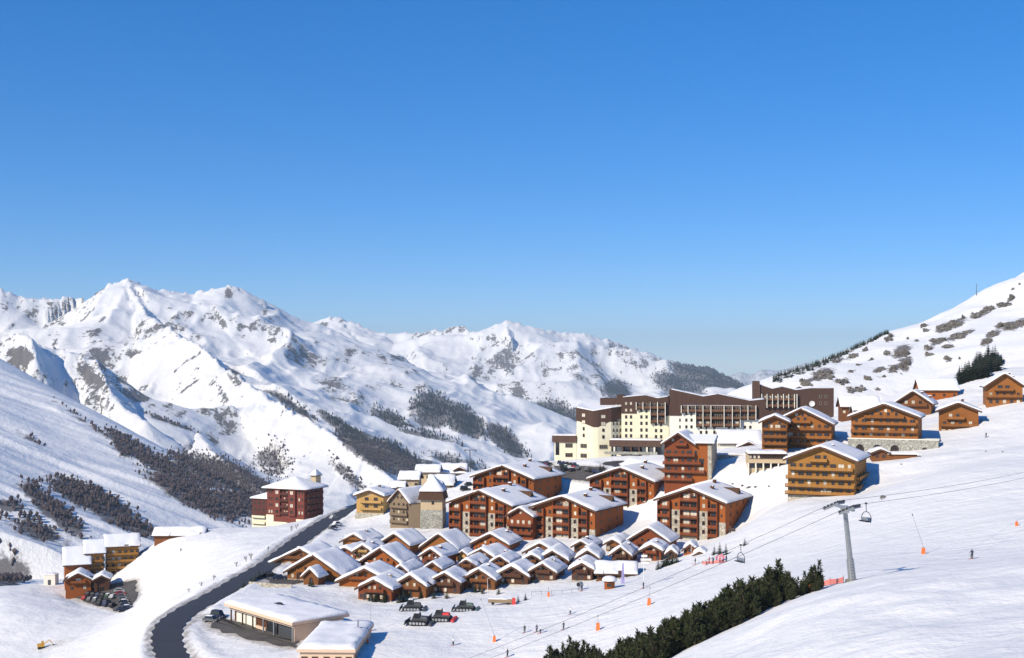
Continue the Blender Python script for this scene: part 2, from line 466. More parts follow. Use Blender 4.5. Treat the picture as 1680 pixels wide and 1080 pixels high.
def tz(x, y):
    """height of the finished ground"""
    fx = min(max((x - GX0) / GS, 0), len(gx) - 1.001); fy = min(max((y - GY0) / GS, 0), len(gy) - 1.001)
    i = int(fx); j = int(fy); u = fx - i; v = fy - j
    return float((TZ[j, i] * (1 - u) + TZ[j, i + 1] * u) * (1 - v) + (TZ[j + 1, i] * (1 - u) + TZ[j + 1, i + 1] * u) * v)
def hit(px, py, d0=60.0, d1=718.0):
    """first place where the sight line through a photo pixel meets the ground"""
    ux = (px - CX) / F; uz = -(py - HY) / F
    d = d0
    while d < d1:
        if CZ + uz * d <= tz(ux * d, d):
            a, b = d - 1.0, d
            for _ in range(12):
                m = (a + b) / 2
                if CZ + uz * m <= tz(ux * m, m): b = m
                else: a = m
            return Vector((ux * b, b, tz(ux * b, b)))
        d += 1.0
    return None
def on(px, d):
    x = (px - CX) / F * d
    return Vector((x, d, tz(x, d)))
ROCKS = [(1480,577,16,12),(1456,580,7,4),(1466,605,9,7),(1485,598,12,14),(1350,615,22,10),(1325,628,16,7),(1375,592,9,4),(1398,585,11,4),(1441,607,10,5),(1425,622,7,4),(1380,627,14,6),(1400,640,18,6),
           (1550,538,17,8),(1570,530,14,7),(1600,520,9,4),(1540,560,14,6),(1570,552,16,6),(1590,545,11,4),(1525,573,9,5),(1556,570,8,3),(1612,515,7,5),(1625,508,8,5),(1650,500,12,4),(1660,490,6,4),
           (1618,560,10,8),(1630,548,12,6),(1640,535,9,5),(1660,535,16,8),(1676,530,10,8),(1440,640,6,3),(1515,535,7,3),(1520,543,6,3),(1462,552,5,4),(1459,558,6,4),(1420,575,5,3),(1555,590,6,4),(1525,583,7,3),
           (1490,557,3,2),(1505,560,3,2),(1575,590,2,2),(1595,515,3,3),(1580,522,3,3),(1661,476,3,3),(1673,467,3,3),(1345,640,12,4),(1310,640,8,3),(1430,590,4,2),(1408,600,4,2),(1395,610,6,3),(1450,618,5,3)]
def finish_near_terrain():
    # dark brown earth and gravel lie open at the garage and around the digger, else snow
    global dirt
    for (px, py, d, r) in [(95,1058,405,9),(80,1062,402,6),(700,870,436,4)]:
        p = on(px, d); dirt = np.maximum(dirt, .5 * np.exp(-((TX - p.x) ** 2 + (TY - p.y) ** 2) / r ** 2))
    me = grid_mesh('snow_slope', TX, TY, TZ, [M['snow_ground']], {'dirt': dirt, 'piste': pisteM})
    tag(link('snow_slope', me), kind='structure')
    # hillside behind the hamlet, same surface at a coarser step
    hx = np.arange(60, 1300, 4.5); hy = np.arange(640, 1420, 4.5)
    X, Y = np.meshgrid(hx, hy)
    Z = rbf(X, Y)
    Z = Z + ((fbm(X / 45, Y / 45, 5, 5) - .5) * 9 + (ridged(X / 90, Y / 130, 3, 8) - .5) * 6) * sstep(640, 760, Y) * sstep(70, 160, X)
    Z = Z - .5 - 3.0 * sstep(700, 650, Y)
    global HX, HYM, HZ
    HX, HYM, HZ = hx, hy, Z
    ppx = X / Y * F + CX; ppy = HY - (Z - CZ) / Y * F
    rock = (fbm(X / 40, Y / 60, 4, 71) - .5) * .6 - .16
    for cx, cy, rx, ry in ROCKS:
        e = 1.1 - np.sqrt(((ppx - cx) / (rx * 1.25)) ** 2 + ((ppy - cy + (ppx - cx) * .3) / (ry * 1.3)) ** 2)
        rock = np.maximum(rock, np.clip(e, -.6, .8) * .9 + .06)
    me = grid_mesh('hillside', X, Y, Z, [M['hillside']], {'rock': rock, 'wood': Z * 0 - 2})
    tag(link('hillside', me), kind='structure')
def hz(x, y):
    fx = min(max((x - 60) / 4.5, 0), len(HX) - 1.001); fy = min(max((y - 640) / 4.5, 0), len(HYM) - 1.001)
    i = int(fx); j = int(fy); u = fx - i; v = fy - j
    return float((HZ[j, i] * (1 - u) + HZ[j, i + 1] * u) * (1 - v) + (HZ[j + 1, i] * (1 - u) + HZ[j + 1, i + 1] * u) * v)
def gz(x, y):
    return max(hz(x, y), tz(x, y)) if y < 716 and x < 426 else hz(x, y)
def hit_hill(px, py):
    ux = (px - CX) / F; uz = -(py - HY) / F
    d = 560.0
    while d < 1200:
        if CZ + uz * d <= gz(ux * d, d): return Vector((ux * d, d, gz(ux * d, d)))
        d += 1.5
    return None
finish_near_terrain()

# ------------------------------------------------------------------ far mountains
RIDGES = [
 # (points (px, py, d)), near-crest steepness, general slope, gully depth, gully width
 ([(-700,420,4200),(-420,455,4300),(-250,490,4400),(-120,468,4450),(0,474,4500),(60,490,4550),(120,491,4600),(150,487,4600),(180,470,4620),(208,459,4650),(240,472,4700),(275,477,4750),(300,486,4800),(330,484,4850),(355,480,4850),(376,469,4850),(395,478,4850),(430,493,4850),(460,515,4800),(490,531,4750),(540,562,4600),(620,600,4400),(700,650,4200),(760,690,4050),(810,725,3950),(870,760,3850)], .50, 45, 110),
 ([(208,459,4650),(232,505,4350),(262,530,4100),(312,560,3800),(360,598,3550),(425,642,3300),(470,668,3150),(520,695,3000),(560,722,2880),(600,752,2780),(640,782,2680),(690,820,2600)], .62, 36, 26),
 ([(376,469,4850),(410,545,4500),(450,580,4300),(520,640,4000),(560,680,3800),(600,720,3650)], .42, 35, 90),
 ([(-500,500,3300),(-250,540,3200),(-60,556,3100),(20,548,3080),(48,552,3050),(60,600,2950)], .9, 30, 60),
 ([(20,548,3080),(95,572,3120),(155,588,3100),(170,622,2980),(205,668,2850),(240,690,2780)], .60, 26, 60),
 ([(-600,520,2700),(-300,555,2500),(-100,580,2400),(0,600,2320),(60,626,2260),(110,642,2210),(160,668,2140),(200,690,2080),(250,726,2000),(300,757,1930),(350,790,1850),(400,822,1780),(450,850,1700)], -.24, 9, 60),
 ([(300,680,3050),(345,735,2700),(395,775,2450),(440,815,2250),(480,850,2100)], .50, 10, 70),
 ([(400,500,7600),(490,532,7500),(525,526,7500),(550,520,7500),(580,530,7450),(610,543,7400),(650,548,7400),(690,546,7350),(730,540,7300),(757,532,7200),(775,545,7100),(795,546,7000),(812,536,6850),(830,526,6750),(850,533,6750),(880,540,6800),(920,545,6900),(960,545,6950),(1000,557,7000),(1050,575,7050),(1100,592,7100),(1130,597,7150),(1160,601,7200),(1190,613,7250),(1215,626,7300),(1260,650,7350)], .50, 55, 130),
 ([(830,526,6750),(842,575,6350),(858,620,6050),(868,655,5800),(860,700,5500),(862,735,5250),(890,775,5000)], .62, 50, 100),
 ([(920,545,6900),(965,600,6500),(985,640,6200),(1010,680,5900)], .55, 45, 100),
 ([(1050,575,7050),(1090,620,6700),(1130,650,6400)], .55, 40, 100),
 ([(550,520,7500),(600,575,7000),(660,600,6600),(720,640,6200),(760,680,5800),(790,715,5500),(850,760,5100)], .45, 45, 110),
]
def build_mountains():
    t = np.linspace(-420, 1560, 660)
    s = np.linspace(0, 1, 860)
    d = 640 * np.exp(s * math.log(9300 / 640))
    A, D = np.meshgrid((t - CX) / F, d)
    X = (A * D).astype(np.float32); Y = D.astype(np.float32)
    wx = (fbm(X / 420, Y / 420, 4, 41) - .5) * 130; wy = (fbm(X / 420, Y / 420, 4, 42) - .5) * 130
    H = np.full(X.shape, -1e9, dtype=np.float32); G = np.zeros_like(H); BT = np.zeros_like(H); WI = np.zeros(X.shape, dtype=np.int8); DI = np.full(X.shape, 1e9, dtype=np.float32)
    for ri, (pl, slope, gd, gw) in enumerate(RIDGES):
        ps = [P(*c) for c in pl]
        best = np.full(X.shape, -1e9, dtype=np.float32); bd = np.zeros_like(H); bt = np.zeros_like(H); run = 0
        for a, b in zip(ps[:-1], ps[1:]):
            dx, dy = b.x - a.x, b.y - a.y; ln = math.hypot(dx, dy)
            u0 = ((X - a.x) * dx + (Y - a.y) * dy) / (ln * ln)
            u = np.clip(u0, 0, 1)
            ds = np.hypot(X - a.x - u * dx, Y - a.y - u * dy)
            side = np.sign((X - a.x) * dy - (Y - a.y) * dx)
            fall = slope * ds * (.70 + .65 * np.exp(-ds / 150)) if slope > 0 else -slope * ds * (1 + ds / 700)      # hollow flanks, or a rounded brow
            z = a.z + u * (b.z - a.z) - fall
            k = z > best
            best = np.where(k, z, best); bd = np.where(k, ds, bd); bt = np.where(k, run + u * ln + side * 5000, bt)
            run += ln
        # gullies run down the fall line: quick along the crest, slow away from it
        amp = np.minimum(bd / 260, 1) * gd * (.55 + .9 * fbm(X / 700, Y / 700, 3, 60 + ri))
        g = ridged(bt / (gw * 2.2) + wx / 160, bd / (gw * 26) + ri * 7.7, 4, 90 + ri, .55) - .62
        cand = best + amp * g
        if ri == 5:
            # the near valley side: a long flank that falls towards the right, cut off along its back edge
            back = (X + 960) * .70 + (Y - 2320) * .715 - 110
            cand = 92 - .33 * (X + 960) - .55 * (np.sqrt(back * back + 70 ** 2) + back)
            lob = (ridged((Y + wy * 1.5) / 260 + X / 900, X / 1500, 3, 205, .5) - .6) * 46 + (ridged((Y + wy) / 70 + X / 420, X / 700, 3, 206, .55) - .6) * 13
            cand = cand + lob * np.clip(-back / 160, .1, 1)
            bd = np.maximum(-back, 0) * .7 + 20; g = g * 0
        h = 22.0
        m = np.maximum(H, cand); H2 = m + h * np.log1p(np.exp(-np.abs(H - cand) / h)) * (H > -1e8) * np.minimum(bd / 60, 1)
        k = cand > H
        G = np.where(k, amp * g, G); DI = np.where(k, bd, DI); BT = np.where(k, bt, BT); WI = np.where(k, ri, WI)
        H = H2
    amp = np.clip(DI / 200, .06, 1)
    soft = np.where(WI == 5, .12, sstep(1900, 3200, Y) * .75 + .25)
    H = H + amp * soft * ((ridged((X + wx) / 620, (Y + wy) / 900, 5, 7, .42) - .78) * 230 + (fbm(X / 90, Y / 90, 3, 77) - .5) * 9)
    H = H + np.exp(-DI / 70) * (ridged(BT / 70, DI / 80, 4, 19, .62) - .60) * 48 * sstep(2500, 3300, Y)
    floor = -430 + (fbm(X / 250, Y / 250, 3, 12) - .5) * 40
    H = np.maximum(H, floor)
    # never let the valley side rise into the near ground
    cap = CZ - (D * (915 - HY) / F) - 20
    H = np.where(Y < 1150, np.minimum(H, np.maximum(cap, -400)), H)
    py = HY - (H - CZ) / D * F; px = A * F + CX
    # steepness
    gyr, gxr = np.gradient(H)
    dxr = np.gradient(X, axis=1); dyr = np.gradient(Y, axis=0)
    sx = gxr / np.maximum(dxr, 1e-3); sy = (gyr - sx * np.gradient(X, axis=0)) / np.maximum(dyr, 1e-3)
    steep = np.hypot(sx, sy)
    n = fbm(X / 180, Y / 180, 5, 33)
    rock = sstep(.55, 1.05, steep) * .42 + (n - .5) * .55 - .12 - .3 * sstep(2600, 2000, Y)
    clus = sstep(.50, .64, fbm(X / 420, Y / 620, 3, 55))
    rock = np.maximum(rock, (clus * .47 - .35 + (fbm(X / 60, Y / 110, 4, 58) - .5) * .7 + sstep(.3, .8, steep) * .22) * sstep(2500, 3000, Y) - 1 + sstep(2500, 3000, Y))
    # thin ribs of rock between the avalanche runnels of the steep spur
    rib = sstep(.66, .88, ridged(BT / 34, DI / 900, 4, 101, .6)) * .8 - .36 + sstep(60, 260, DI) * .12
    rock = np.where((WI == 1) & (Y < 4000), np.maximum(rock - .25, rib), rock)
    wood = np.full(X.shape, -.35, dtype=np.float32)
    def ell(cx, cy, rx, ry, ang=0):
        c, s_ = math.cos(R(ang)), math.sin(R(ang)); u = (px - cx) * c + (py - cy) * s_; v = -(px - cx) * s_ + (py - cy) * c
        return np.clip(1.25 - np.sqrt((u / rx) ** 2 + (v / ry) ** 2), -.4, 1)
    # bare rock faces: (centre, radii, tilt, gain, distance band)
    for cx, cy, rx, ry, an, g, d0, d1 in [
        (225,585,28,11,15,.85,3900,5200),(205,565,10,10,0,.5,3900,5200),(375,480,10,11,0,.7,4500,5200),(300,540,60,14,25,.3,3800,5000),
        (35,585,32,26,10,.75,2850,3300),(150,620,38,18,38,.75,2700,3300),(160,525,28,10,0,.35,4000,5200),
        (385,620,22,34,-35,.55,3300,4900),(360,640,14,40,-38,.45,3300,4900),(545,630,40,20,20,.5,3700,5000),(570,660,40,22,0,.45,3700,5200),
        (485,570,20,10,-20,.5,4300,5200),(530,535,11,8,0,.6,7000,7700),(830,590,38,42,0,.55,5600,6900),(780,615,32,14,-30,.5,5600,7000),
        (730,600,14,10,-40,.4,5800,7200),(850,650,25,40,0,.5,5000,6600),(930,580,40,30,30,.3,6000,7100),(1030,590,60,18,25,.35,6300,7200),(960,620,50,22,30,.3,5800,7000),
        (435,510,10,8,40,.5,4600,5000),(900,640,40,30,20,.25,5000,6900)]:
        rock = np.maximum(rock, np.where((D > d0) & (D < d1), ell(cx, cy, rx, ry, an) * g + (n - .5) * .45, -1))
    # woods
    for cx, cy, rx, ry, an, g, d0, d1 in [
        (710,672,38,26,15,1,3700,6500),(760,690,45,22,35,1,3700,6500),(830,725,45,16,38,1,3600,6500),(640,690,40,14,30,.7,3600,5000),
        (905,680,35,24,10,1,5000,7000),(940,690,22,20,0,1,5000,7000),(1010,640,26,18,10,.8,5500,7200),(1160,620,60,24,22,1.4,6300,7600),(1110,632,45,18,20,1.0,6000,7600),
        (600,740,60,16,35,.9,2600,4200),(660,760,60,20,32,.9,2600,4600),(480,665,50,7,32,.8,2900,3600),(560,700,50,9,33,.9,2700,3500),(570,780,40,10,42,.5,2500,3400),
        (250,755,95,13,32,1,1500,2900),(360,780,90,26,17,1,1700,3100),(330,820,100,18,25,.95,1500,2900),(400,830,60,26,0,1,1400,2900),
        (150,820,75,20,24,1,1100,2200),(90,840,70,16,42,.9,1000,2200),(210,860,70,14,25,.75,1000,1900),(60,870,60,16,20,.6,900,2000),(15,830,26,10,10,.7,900,2000),
        (170,660,60,4.5,30,.8,1800,2500),(120,650,40,3,27,.5,1800,2500),(10,930,40,40,0,1,700,1600),(270,690,50,4,20,.6,2000,3300),(210,740,26,12,15,.6,1500,2300),
        (50,720,30,5,30,.35,1200,2300),(150,700,60,4,35,.35,1200,2300),(740,760,60,14,10,.5,3300,5600),(690,720,60,14,10,.5,3500,5600),(450,760,30,30,40,.5,2200,3300)]:
        e = ell(cx, cy, rx, ry, an) * g
        wood = np.maximum(wood, np.where((D > d0) & (D < d1), e + (n - .5) * .35 - .12, -1))
    me = grid_mesh('mountains', X, Y, H, [M['mountain']], {'rock': rock, 'wood': wood})
    tag(link('mountains', me), kind='structure')
    return X, Y, H, wood, D, px, py
MTN = build_mountains()

# woods on the far slopes: thousands of trees, one mass each
def far_woods():
    X, Y, H, wood, D, px, py = MTN
    rng = np.random.default_rng(4)
    def scatter(name, d0, d1, n, hmin, hmax, thr, kind, mat, label):
        ok = (wood > thr) & (D > d0) & (D < d1) & (px > -60) & (px < 1300) & (py < 960)
        idx = np.argwhere(ok)
        if not len(idx): return
        w = (D[ok] ** 2) * (.02 + np.clip(wood[ok] + .12, 0, 1) ** 1.6); w = w / w.sum()
        pick = idx[rng.choice(len(idx), n, p=w)]
        V, Fc = [], []; b = 0
        for j, i in pick:
            j2 = min(j + 1, X.shape[0] - 1); i2 = min(i + 1, X.shape[1] - 1); u, v = rng.random(2)
            def bl(A): return (A[j, i] * (1 - u) + A[j, i2] * u) * (1 - v) + (A[j2, i] * (1 - u) + A[j2, i2] * u) * v
            x, y, z = float(bl(X)), float(bl(Y)), float(bl(H)); h = rng.uniform(hmin, hmax); a = rng.uniform(0, 6.28)
            if kind == 'bare':      # round-headed leafless tree: ragged lens of twigs over a stem
                r = h * rng.uniform(.28, .42); k = 5
                V.append((x, y, z - 1)); 
                for m in range(k): V.append((x + r * rng.uniform(.7, 1.2) * math.cos(a + m * 6.283 / k), y + r * rng.uniform(.7, 1.2) * math.sin(a + m * 6.283 / k), z + h * rng.uniform(.4, .68)))
                V.append((x + rng.uniform(-.2, .2) * r, y, z + h))
                for m in range(k): m2 = (m + 1) % k; Fc.append((b, b + 1 + m2, b + 1 + m)); Fc.append((b + 1 + m, b + 1 + m2, b + 1 + k))
                b += k + 2
            else:
                r = h * .22; k = 5
                for m in range(k): V.append((x + r * math.cos(a + m * 6.283 / k), y + r * math.sin(a + m * 6.283 / k), z - .5))
                V.append((x, y, z + h))
                for m in range(k): Fc.append((b + m, b + (m + 1) % k, b + k))
                b += k + 1
        o = MB().add(V, Fc).build(name, mat); tag(o, label, 'woodland', kind='stuff')
    bare = simple('bare_twigs', (.078, .058, .060), .9, .25, .02); con = simple('far_conifers', (.018, .026, .026), .9, .2, .02)
    scatter('bare_woodland', 900, 3100, 15000, 2.5, 7.5, -.14, 'bare', bare, 'leafless brown woodland in strips on the valley side')
    scatter('far_conifer_forest', 3100, 7600, 14000, 6, 13, -.05, 'con', con, 'dark blue conifer forest on the far slopes')
far_woods()

# one more blue range far down the valley
def far_range():
    t = np.linspace(1120, 1420, 70); d = np.linspace(13000, 17000, 24)
    A, D = np.meshgrid((t - CX) / F, d)
    X = A * D; Y = D
    crest = np.interp(t, [1120,1180,1215,1235,1250,1275,1320,1420], [640,622,611,615,608,613,600,610])
    Z = CZ - (crest[None, :] - HY) / F * 15000 - np.abs(D - 15000) * .25 + (fbm(X / 900, Y / 900, 5, 2) - .5) * 160
    me = grid_mesh('distant_mountain', X, Y, Z, [M['mountain']], {'rock': Z * 0 + .1, 'wood': Z * 0 + .1})
    tag(link('distant_mountain', me), kind='structure')
far_range()

# the air of the valley: far slopes fade to blue
def haze():
    m = bpy.data.materials.new('haze_air'); m.use_nodes = True; nt = m.node_tree
    nt.nodes.remove(nt.nodes['Principled BSDF'])
    v = nt.nodes.new('ShaderNodeVolumePrincipled')
    v.inputs['Color'].default_value = (.70, .86, 1.0, 1)
    v.inputs['Density'].default_value = HAZE_D
    v.inputs['Anisotropy'].default_value = 0.0
    nt.links.new(v.outputs['Volume'], nt.nodes['Material Output'].inputs['Volume'])
    mb = MB().box(-4200, 8500, -150, 17500, -520, 520)
    o = mb.build('haze', m); tag(o, kind='stuff')
HAZE_D = 6.0e-5
haze()
# ------------------------------------------------------------------ building materials
def wood(name, col, plank=3.2, var=.22):
    m, nt, bs = new_mat(name)
    co = obj_co(nt)
    n1 = noise_n(nt, .7, 5, .65, obj_co(nt, (1, 1, .25)))
    n2 = noise_n(nt, 6.0, 3, .6, obj_co(nt, (1, 1, .12)))
    lo = tuple(c * (1 - var * 1.6) for c in col); hi = tuple(min(1, c * (1 + var * 1.2)) for c in col)
    c = mixc(nt, math_n(nt, 'ADD', math_n(nt, 'MULTIPLY', n1, .6), math_n(nt, 'MULTIPLY', n2, .4)), lo, hi)
    oi = N(nt, 'ShaderNodeObjectInfo')
    f = math_n(nt, 'MULTIPLY_ADD', oi.outputs['Random'], .34, .83)
    mx = N(nt, 'ShaderNodeMix'); mx.data_type = 'RGBA'; mx.blend_type = 'MULTIPLY'; mx.inputs[0].default_value = 1
    L(nt, c, mx.inputs[6]); L(nt, f, mx.inputs[7])
    sep = N(nt, 'ShaderNodeSeparateXYZ'); L(nt, co, sep.inputs[0])
    w = math_n(nt, 'FRACT', math_n(nt, 'MULTIPLY', sep.outputs['Z'], plank))
    gap = smooth_n(nt, w, .0, .12)
    c2 = mixc(nt, math_n(nt, 'MULTIPLY_ADD', gap, .35, .65), tuple(x * .45 for x in col), mx.outputs[2])
    L(nt, c2, bs.inputs['Base Color'])
    bs.inputs['Roughness'].default_value = .75; bs.inputs['Specular IOR Level'].default_value = .2
    bump_n(nt, bs, gap, .4, .03)
    return m
M['wood_orange'] = wood('orange_larch', (.325, .092, .018))
M['wood_red'] = wood('red_brown_larch', (.23, .058, .018))
M['wood_brown'] = wood('brown_larch', (.30, .110, .024))
M['wood_dark'] = wood('dark_brown_larch', (.105, .044, .024))
M['wood_gold'] = wood('golden_larch', (.40, .185, .040))
M['wood_mid'] = wood('mid_brown_larch', (.20, .076, .024))
M['wood_grey'] = wood('weathered_larch', (.26, .19, .12))
M['wood_yellow'] = wood('yellow_larch', (.50, .30, .10))
M['beam'] = simple('dark_beam', (.085, .042, .022), .8, .2, 2)
M['barge'] = simple('barge_board', (.11, .055, .032), .75, .2, 2)
def snow_roof():
    m, nt, bs = new_mat('roof_snow')
    co = obj_co(nt); n1 = noise_n(nt, .35, 4, .6, co); n2 = noise_n(nt, 2.0, 4, .6, co)
    L(nt, mixc(nt, n1, (.78, .785, .80), (.86, .86, .86)), bs.inputs['Base Color'])
    bs.inputs['Roughness'].default_value = .75; bs.inputs['Specular IOR Level'].default_value = .2
    bump_n(nt, bs, math_n(nt, 'ADD', math_n(nt, 'MULTIPLY', n1, 1.5), math_n(nt, 'MULTIPLY', n2, .3)), .5, .25)
    return m
M['roof_snow'] = snow_roof()
def stone_mat(name, a, b, sc_=1.6):
    m, nt, bs = new_mat(name)
    v = N(nt, 'ShaderNodeTexVoronoi', feature='F1'); v.inputs['Scale'].default_value = sc_; L(nt, obj_co(nt), v.inputs['Vector'])
    e = N(nt, 'ShaderNodeTexVoronoi', feature='DISTANCE_TO_EDGE'); e.inputs['Scale'].default_value = sc_; L(nt, obj_co(nt), e.inputs['Vector'])
    sp = N(nt, 'ShaderNodeSeparateColor'); L(nt, v.outputs['Color'], sp.inputs[0])
    c = mixc(nt, sp.outputs[0], a, b)
    j = smooth_n(nt, e.outputs['Distance'], .0, .09)
    L(nt, mixc(nt, j, tuple(x * .6 for x in a), c), bs.inputs['Base Color'])
    bs.inputs['Roughness'].default_value = .9; bs.inputs['Specular IOR Level'].default_value = .15
    bump_n(nt, bs, j, .6, .05)
    return m
M['stone'] = stone_mat('rubble_stone', (.36, .32, .25), (.60, .55, .45))
M['stone_grey'] = stone_mat('grey_stone', (.30, .29, .25), (.46, .45, .38), .9)
M['cream'] = simple('cream_render', (.80, .74, .53), .85, .06, .5)
M['offwhite'] = simple('pale_render', (.80, .77, .66), .85, .05, .5)
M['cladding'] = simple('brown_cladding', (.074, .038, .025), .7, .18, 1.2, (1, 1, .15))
M['cladding_lit'] = simple('brown_cladding_lit', (.105, .058, .040), .7, .18, 1.2, (1, 1, .15))  # lighter copy of the brown cladding, sunlit tone put into its colour
M['red'] = simple('red_painted_boards', (.17, .040, .026), .75, .2, 1.5, (1, 1, .2))
M['red_dark'] = simple('dark_red_boards', (.10, .028, .022), .75, .2, 1.5, (1, 1, .2))
M['beige'] = simple('beige_render', (.56, .43, .27), .85, .1, .8)
M['peach'] = simple('peach_fascia', (.70, .51, .36), .8, .08, .8)
M['glass'] = simple('window_glass', (.022, .024, .03), .08, .2, 1, spec=.6)
M['curtain_glare'] = simple('curtain_glare_glass', (.62, .55, .45), .3, .12, 2, spec=.5, objvar=.25)  # curtains and sun reflection painted together as one pale pane colour
M['frame'] = simple('window_frame', (.16, .075, .035), .6, .1, 2)
M['frame_light'] = simple('pale_window_frame', (.45, .36, .24), .6, .1, 2)
M['asphalt'] = simple('asphalt', (.055, .055, .060), .85, .25, .35)
M['wet'] = simple('wet_gravel', (.10, .092, .085), .8, .35, .25)
M['steel'] = simple('galvanised_steel', (.42, .44, .45), .45, .12, 2, metal=.6)
M['steel_dark'] = simple('dark_steel', (.085, .09, .095), .5, .15, 2, metal=.4)
M['rubber'] = simple('black_rubber', (.02, .02, .022), .8, .2, 3)
M['orange'] = simple('orange_padding', (.85, .20, .05), .6, .12, 2)
M['redfab'] = simple('red_fabric', (.68, .06, .06), .7, .15, 2)
M['purple'] = simple('violet_fabric', (.40, .36, .66), .7, .1, 1)
M['white'] = simple('white_paint', (.78, .77, .74), .5, .05, 2)
M['bark'] = simple('bark', (.07, .05, .035), .9, .25, 5)

# ------------------------------------------------------------------ building parts
_cache = {}
def win_mesh(w, h, style):
    k = ('win', round(w, 2), round(h, 2), style)
    if k not in _cache:
        mb = MB(); f = .09
        mb.box(-w/2, w/2, -.10, 0, 0, f, 0); mb.box(-w/2, w/2, -.10, 0, h - f, h, 0)
        mb.box(-w/2, -w/2 + f, -.10, 0, f, h - f, 0); mb.box(w/2 - f, w/2, -.10, 0, f, h - f, 0)
        if w > 1.0: 
            n = max(2, round(w / .9))
            for i in range(1, n):
                x = -w/2 + w * i / n; mb.box(x - .045, x + .045, -.09, 0, f, h - f, 0)
        mb.quad((-w/2 + f, -.03, f), (w/2 - f, -.03, f), (w/2 - f, -.03, h - f), (-w/2 + f, -.03, h - f), 1)
        mats = {'d': (M['frame'], M['glass']), 'c': (M['frame_light'], M['curtain_glare']), 'l': (M['frame_light'], M['glass']), 'k': (M['cladding'], M['glass'])}[style]
        _cache[k] = mb.mesh('window', list(mats))
    return _cache[k]
def window(root, x, y, z, w, h, style='d', rz=0.0, name='window'):
    return link(name, win_mesh(w, h, style), root, loc=(x, y, z), rz=rz)
def balc_mesh(w, dep, mat, rail=1.0, style='board'):
    k = ('balc', round(w, 1), dep, mat, rail, style)
    if k not in _cache:
        mb = MB()
        mb.box(-w/2, w/2, -dep, 0, -.18, 0, 1)
        mb.box(-w/2, w/2, -dep - .05, -dep + .05, rail - .12, rail, 0)
        mb.box(-w/2, w/2, -dep - .04, -dep + .02, .06, .16, 0)
        n = max(3, int(w / .42)); st = w / n
        for i in range(n):
            x = -w/2 + i * st; mb.box(x + .03, x + st - .03, -dep - .035, -dep + .005, .10, rail - .1, 0)
        for s in (-1, 1):
            x = s * (w/2 - .04); mb.box(x - .035, x + .035, -dep + .06, 0, .08, rail - .08, 0)
            mb.box(x - .07, x + .07, -dep + .06, -dep + .2, -.16, rail, 1)
        _cache[k] = mb.mesh('balcony', [M[mat], M['beam']])
    return _cache[k]
def balcony(root, x0, x1, y, z, mat, dep=1.3, rail=1.0, rz=0.0, loc=None):
    return link('balcony', balc_mesh(x1 - x0, dep, mat, rail), root, loc=loc or ((x0 + x1) / 2, y, z), rz=rz)

def snow_sheet(mb, fx0, fx1, y0, y1, zf, ts, seed, nx=14, ny=9, edge=.55, amp=.22):
    """a blanket of snow over zf(x): rounded rims, uneven top"""
    rnd = random.Random(seed); ox, oy = rnd.uniform(0, 99), rnd.uniform(0, 99)
    xs = [fx0 + (fx1 - fx0) * i / nx for i in range(nx + 1)]; ys = [y0 + (y1 - y0) * j / ny for j in range(ny + 1)]
    # tighten the outer rows so that the rim is round
    def tight(a):
        s0 = min(.28, abs(a[-1] - a[0]) * .04)
        return [a[0], a[0] + s0] + a[1:-1] + [a[-1] - s0, a[-1]]
    xs, ys = tight(xs), tight(ys)
    top = []; NX, NY = len(xs), len(ys)
    slid = (rnd.uniform(1, 50), rnd.uniform(.9, 2.2)) if rnd.random() < .5 and edge < .6 else None
    for j, y in enumerate(ys):
        for i, x in enumerate(xs):
            e = min(1.0, min(x - fx0, fx1 - x) / edge + .0) if edge else 1
            e2 = min(1.0, min(y - y0, y1 - y) / edge)
            r = math.sqrt(max(0, e * (2 - e))) * math.sqrt(max(0, e2 * (2 - e2)))
            n = mnoise.noise((x * .33 + ox, y * .33 + oy, 0)) + .5 * mnoise.noise((x * .9 + ox, y * .9 + oy, 3))
            t = ts * (.22 + .78 * r) * (1 + amp * n * 2.3)
            if slid and min(x - fx0, fx1 - x) < slid[1] and mnoise.noise((y * .28 + oy, slid[0] * (1 if x > (fx0 + fx1) / 2 else 2), 5)) > .12: t = -.08      # snow has slid off the eave
            wob = .30 * ts * mnoise.noise((x * .8 + ox, y * .8 + oy, 7))
            dx = (wob if i in (0, NX - 1) else 0); dy = (wob if j in (0, NY - 1) else 0)
            top.append((x + dx, y + dy, zf(x) + t))
    b = len(mb.v); mb.v += top
    ring = [i for i in range(NX)] + [j * NX + NX - 1 for j in range(1, NY)] + [(NY - 1) * NX + i for i in range(NX - 2, -1, -1)] + [j * NX for j in range(NY - 2, 0, -1)]
    for j in range(NY - 1):
        for i in range(NX - 1):
            a = b + j * NX + i; mb.f.append((a, a + 1, a + NX + 1, a + NX)); mb.m.append(0)
    b2 = len(mb.v); mb.v += [(top[r][0], top[r][1], zf(min(max(top[r][0], fx0), fx1)) - .03) for r in ring]
    n = len(ring)
    for q in range(n):
        p = (q + 1) % n
        mb.f.append((b + ring[q], b2 + q, b2 + p, b + ring[p])); mb.m.append(0)
    return mb

